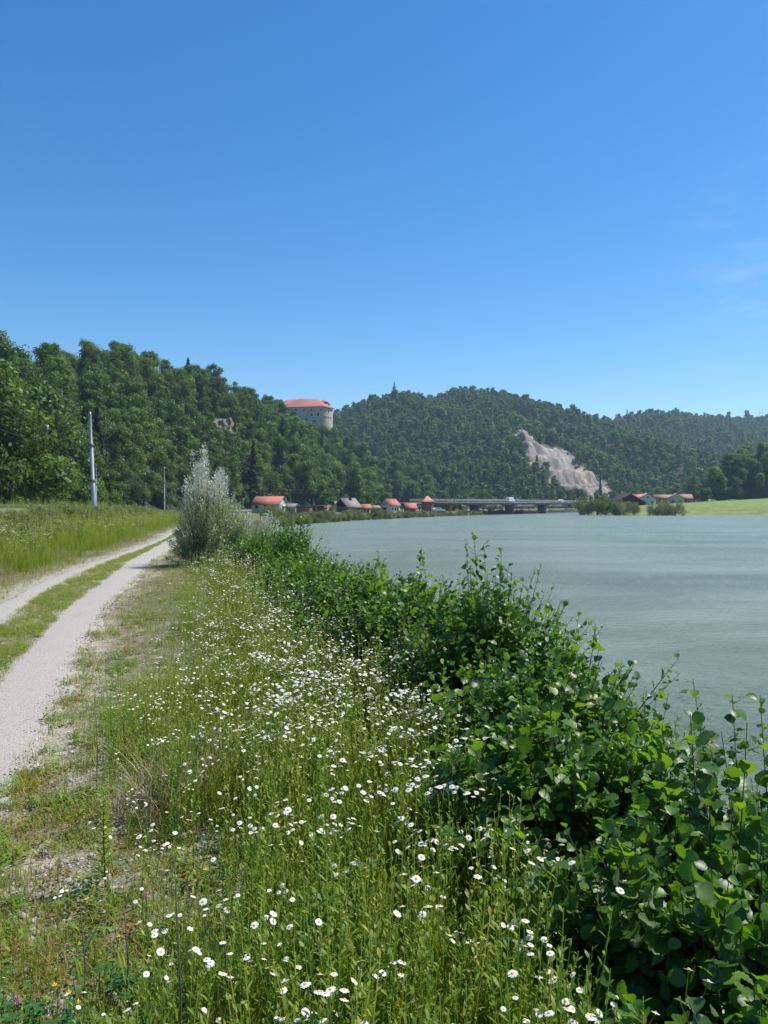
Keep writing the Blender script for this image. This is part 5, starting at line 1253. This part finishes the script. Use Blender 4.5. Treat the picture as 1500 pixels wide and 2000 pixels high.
def alder(cx, cy, rx, ry, top, seed, label, twigs=330, per=25, lo=False, nparts=240, shoots=(), ls=.057):
    g = np.random.default_rng(seed); z0 = h1(cx, cy); H = top - z0
    t = empty('alder_shrub', (cx, cy, z0), label, 'shrub', 'alder shrubs along the river bank')
    br = MB(); tw = MB(); LP, LD, LN, LSz = [], [], [], []
    tips = []
    for k in range(twigs):
        d = nrm(g.normal(0, 1, 3)); d[2] = abs(d[2]) * 1.0 - (.25 if g.random() < .35 else 0); rad = g.uniform(.5, 1.0) ** .6
        lump = .86 + .24 * math.sin(d[0] * 6 + seed) * math.cos(d[1] * 6 + seed * 2 + d[2] * 5)
        tips.append((np.array([d[0] * rx, d[1] * ry, max(.22 * H, .48 * H + d[2] * H * .54)]) * np.array([rad * lump, rad * lump, .5 + .5 * rad * lump]), False))
    for (sx, sy, sz) in shoots: tips.append((np.array([sx - cx, sy - cy, sz - z0]), True))
    for k, (tip, sh) in enumerate(tips):
        b0 = np.array([*g.normal(0, .08, 2), -.08]); c1 = np.array([tip[0] * .45, tip[1] * .45, tip[2] * .45]) + g.normal(0, .04, 3)
        if sh: c1 = np.array([tip[0] * .7 + g.normal(0, .07), tip[1] * .8 + g.normal(0, .07), tip[2] * .55])
        tt = np.linspace(0, 1, 9)[:, None]; P = (1 - tt) ** 2 * b0 + 2 * tt * (1 - tt) * c1 + tt ** 2 * tip
        r0 = .011 if k % 9 == 0 else .0055
        (br if k % 9 == 0 else tw).tube(P, np.linspace(r0, .0014, 9), 5 if not lo else 3, cap=False)
        T = nrm(np.gradient(P, axis=0)); L = np.linalg.norm(tip - b0); m = per if not sh else max(12, int(L * .55 / .03))
        for j in range(m):
            u = (.38 if not sh else .5) + (.62 if not sh else .5) * (j + g.random() * .6) / m; u = min(u, 1); q = u * 8; i0 = min(int(q), 7); p = P[i0] + (P[i0 + 1] - P[i0]) * (q - i0); tg = T[min(i0 + 1, 8)]
            a = nrm(np.cross(tg, [0, 0, 1]) + g.normal(0, .2, 3)) * (1 if j % 2 else -1)
            d = nrm(tg * g.uniform(.3, 1.0) + a * .9 + np.array([0, 0, g.normal(.05, .4)]) + g.normal(0, .25, 3))
            outw = nrm(np.array([p[0], p[1], .25])); nn = nrm(np.array([0, 0, 1.0]) + outw * .5 + g.normal(0, .5, 3))
            s_ = ls * g.uniform(.5, 1.35) * (1 if u < .9 else .65)
            LP.append(p + d * .25 * s_); LD.append(d); LN.append(nn); LSz.append(s_)
    link('branch', br.build('branch', M['twig']), t); o = link('twigs', tw.build('twigs', M['twig']), t); o['kind'] = 'stuff'
    LP, LD, LN, LSz = map(np.array, (LP, LD, LN, LSz)); X, Y, Z = frames(LD, LN); E = eul(X, Y, Z); n = len(LP)
    idx = g.integers(0, 5, n) if not lo else g.integers(5, 8, n)
    W = LP + np.array([cx, cy, z0]); px, py = proj(W[:, 0], W[:, 1], W[:, 2]); inv = (px > 0) & (px < 1500) & (py < 2000)
    rad = (LP[:, 0] / rx) ** 2 + (LP[:, 1] / ry) ** 2 + ((LP[:, 2] / H - .4) / .6) ** 2
    score = np.hypot(W[:, 0], W[:, 1]) - .5 * rad + 50 * ~inv; order = np.argsort(score); k = min(nparts, n)
    for i in order[:k]: link('leaf', AL[idx[i]], t, LP[i], E[i], float(LSz[i]))
    r_ = order[k:]; scatter('foliage', LP[r_], E[r_], LSz[r_], idx[r_], LIB_AL, t)
    return n
shr = [
    (.95, 1.62, .6, .6, .66, 'nearest alder shrub, cut off by the lower right corner', dict(ls=.066)),
    (1.08, 2.45, .78, .62, .9, 'alder shrub with bright backlit leaves at the right edge of the photo', dict(ls=.067, shoots=[(1.28, 2.7, .98), (1.1, 2.75, 1.0), (1.0, 2.75, .96)])),
    (1.78, 3.3, .8, .7, .86, 'alder shrub behind the nearest ones, cut by the right edge, with sprigs over the water', dict(ls=.064, shoots=[(1.33, 3.3, 1.0), (1.5, 3.3, .93), (1.62, 3.3, .93)])),
    (.78, 3.45, .82, .65, .9, 'low alder shrub filling the dip between the tall one and the right-hand shrubs', dict(ls=.063, shoots=[(1.15, 3.7, .97)])),
    (.9, 4.5, 1.0, .75, 1.04, 'alder shrub sloping down right of the tallest near shrub', dict(twigs=400, shoots=[(1.3, 4.7, 1.02), (1.12, 4.9, 1.08)])),
    (1.55, 4.9, .8, .75, .76, 'alder shrub leaning over the water behind the sloping one', dict(twigs=260)),
    (.75, 5.7, .95, .8, 1.38, 'tallest near alder shrub with long upright sprigs against the river', dict(twigs=440, shoots=[(.70, 6.0, 1.52), (.90, 5.9, 1.42), (.64, 6.0, 1.48), (.78, 6.0, 1.45), (.30, 6.1, 1.36)])),
    (1.3, 6.4, .8, .8, .96, 'alder shrub on the water side of the tallest one', dict(twigs=260, nparts=120)),
    (.22, 7.1, 1.05, .9, 1.26, 'rounded alder shrub just left of the tallest near one', dict(shoots=[(.36, 7.3, 1.36), (-.05, 7.4, 1.3)])),
    (.75, 8.4, .9, .9, .86, 'alder shrub at the water edge behind the rounded one', dict(lo=True, twigs=260, nparts=60)),
    (-.35, 9.0, 1.1, 1.0, 1.14, 'lower alder shrub with pinkish pale leaf tips further along the bank', dict(nparts=160)),
    (-.9, 11.3, 1.1, 1.2, 1.12, 'alder shrub midway along the hedge towards the willow', dict(lo=True, nparts=60)),
    (-1.5, 13.8, 1.15, 1.3, 1.06, 'alder shrub fourth from the silver willow, edging the water', dict(lo=True, nparts=40)),
    (-2.0, 16.8, .8, 1.0, 1.62, 'dark tall alder shrub with pale leaf undersides standing against the river', dict(lo=True, nparts=40, shoots=[(-2.0, 16.8, 1.8), (-2.3, 16.6, 1.72), (-1.8, 16.9, 1.6)])),
    (-3.0, 18.5, 1.1, 1.2, 1.15, 'green alder shrub between the flowers and the dark tall one', dict(lo=True, nparts=30)),
    (-3.5, 21.5, 1.1, 1.3, 1.15, 'farthest alder shrub, tucked beside the silver willow', dict(lo=True, nparts=0)),
    (-4.3, 27, 1.3, 1.8, 1.2, 'alder shrub behind the silver willow on the bank', dict(lo=True, nparts=0)),
    (-6.0, 34, 1.5, 2.4, 1.0, 'distant alder shrub on the bank beyond the willow', dict(lo=True, nparts=0))]
for i, (cx, cy, rx, ry, top, lab, kw) in enumerate(shr): alder(cx, cy, rx, ry, top, 800 + i, lab, **kw)

# ------------------------------------------------------------------ silver willow
def wleaf(m, seed):
    b = MB(); g = np.random.default_rng(seed); t = np.linspace(0, 1, 4); hw = np.array([.02, .1, .09, .01]); z = -.12 * t ** 2
    V = np.stack([np.c_[-hw, t, z + .03], np.c_[hw, t, z + .03]], 1).reshape(-1, 3); i = np.arange(3) * 2; b.add(V, np.c_[i, i + 1, i + 3, i + 2]); return b.build('willow_leaf', M[m])
LIB_W = library('willow_leaf', [wleaf('willow', 1), wleaf('willow_silver', 2)])
def willow(cx, cy, prof, seed, label, shoots=90, per=150, silver=.5, ls=.075, ry=1.0):
    """prof: list of (dx, height) giving the outline of the crown above the ground"""
    g = np.random.default_rng(seed); z0 = h1(cx, cy); t = empty('silver_willow', (cx, cy, z0), label, 'willow', None)
    xs = np.array([p[0] for p in prof]); hs = np.array([p[1] for p in prof]); st = MB(); tw = MB(); LP, LD, LN, S_, I_ = [], [], [], [], []
    pr = hs / hs.sum()
    for k in range(shoots):
        dx = g.uniform(xs[0], xs[-1]); top = np.interp(dx, xs, hs) * (g.uniform(.35, 1.0) ** .55); dy = g.normal(0, .42) * ry
        if g.random() < .25: top *= g.uniform(.4, .8)
        b0 = np.array([dx * .25, dy * .25, -.1]); c1 = np.array([dx * .75, dy * .9, top * .45]); tip = np.array([dx + g.normal(0, .05), dy, top])
        tt = np.linspace(0, 1, 10)[:, None]; P = (1 - tt) ** 2 * b0 + 2 * tt * (1 - tt) * c1 + tt ** 2 * tip
        (st if k % 4 == 0 else tw).tube(P, np.linspace(.018 if k % 4 == 0 else .008, .002, 10), 4, cap=False)
        u = 1 - g.random(per) ** 1.15 * .85; q = u * 9; i0 = np.minimum(q.astype(int), 8); p = P[i0] + (P[i0 + 1] - P[i0]) * (q - i0)[:, None]
        th = g.random(per) * 6.283; off = g.uniform(.02, .2, per) * (1.15 - u * .8); side = np.c_[np.cos(th), np.sin(th), np.zeros(per)]; p = p + side * off[:, None] + np.c_[np.zeros((per, 2)), g.normal(0, .04, per)]
        d = nrm(side * .6 + np.array([0, 0, .75]) + g.normal(0, .35, (per, 3))); nn = nrm(side * .7 + np.array([0, 0, .6]) + g.normal(0, .6, (per, 3)))
        LP.append(p); LD.append(d); LN.append(nn); S_.append(ls * g.uniform(.6, 1.2, per)); hrel = p[:, 2] / max(hs.max(), .1)
        I_.append((g.random(per) < silver * ss(.38, .75, hrel) * ss(.2, 1, u) * 1.3).astype(int))
    link('stem', st.build('stem', M['twig']), t); o = link('twigs', tw.build('twigs', M['twig']), t); o['kind'] = 'stuff'
    LP, LD, LN, S_, I_ = map(np.concatenate, (LP, LD, LN, S_, I_)); E = eul(*frames(LD, LN)); scatter('foliage', LP, E, S_, I_, LIB_W, t)
willow(-5.0, 22, [(-1.0, .9), (-.8, 1.6), (-.55, 2.5), (-.3, 3.65), (-.05, 3.3), (.1, 2.5), (.35, 2.85), (.6, 2.6), (.85, 1.9), (1.1, 1.1)], 31, 'big silvery willow bush with whitish leaves standing beside the path', 180, 220, 1.15)
willow(-4.0, 22.6, [(-.9, .9), (-.3, 1.5), (.2, 1.7), (.7, 1.5), (1.2, .9)], 36, 'greener low willow bush leaning against the right side of the big silvery one', 80, 150, .5)
willow(-5.5, 33, [(-1, .9), (-.4, 1.6), (.2, 1.75), (.8, 1.5), (1.3, .8)], 32, 'smaller grey-green willow bush behind and right of the big silvery one', 90, 140, .6)
willow(-7.2, 36, [(-1, 1), (0, 1.7), (1, 1.2)], 33, 'grey willow bush hidden behind the big silvery one', 50, 120, .3)
willow(-5.3, 40, [(-1, .8), (0, 1.3), (1.2, .8)], 34, 'low willow bush overhanging the water beyond the hedge', 50, 120, .35)
willow(-6.6, 48, [(-1.4, .8), (0, 1.35), (1.4, .9)], 35, 'far low willow bush on the near bank just before the open water', 50, 120, .35)

# ------------------------------------------------------------------ haze
def haze():
    b = MB(); b.box((0, 0, 110), (5300, 5300, 250)); m = bpy.data.materials.new('haze'); m.use_nodes = True; N = m.node_tree.nodes
    N.remove(N['Principled BSDF']); v = N.new('ShaderNodeVolumePrincipled'); v.inputs['Density'].default_value = HAZE; v.inputs['Color'].default_value = (.55, .78, 1, 1); v.inputs['Anisotropy'].default_value = .1
    m.node_tree.links.new(v.outputs[0], N['Material Output'].inputs['Volume'])
    o = link('haze', b.build('haze', m)); o['kind'] = 'stuff'; tag(o, 'thin bluish summer haze over the valley and far hills', 'haze')
HAZE = .00016
haze()
print('objects', len(bpy.data.objects))
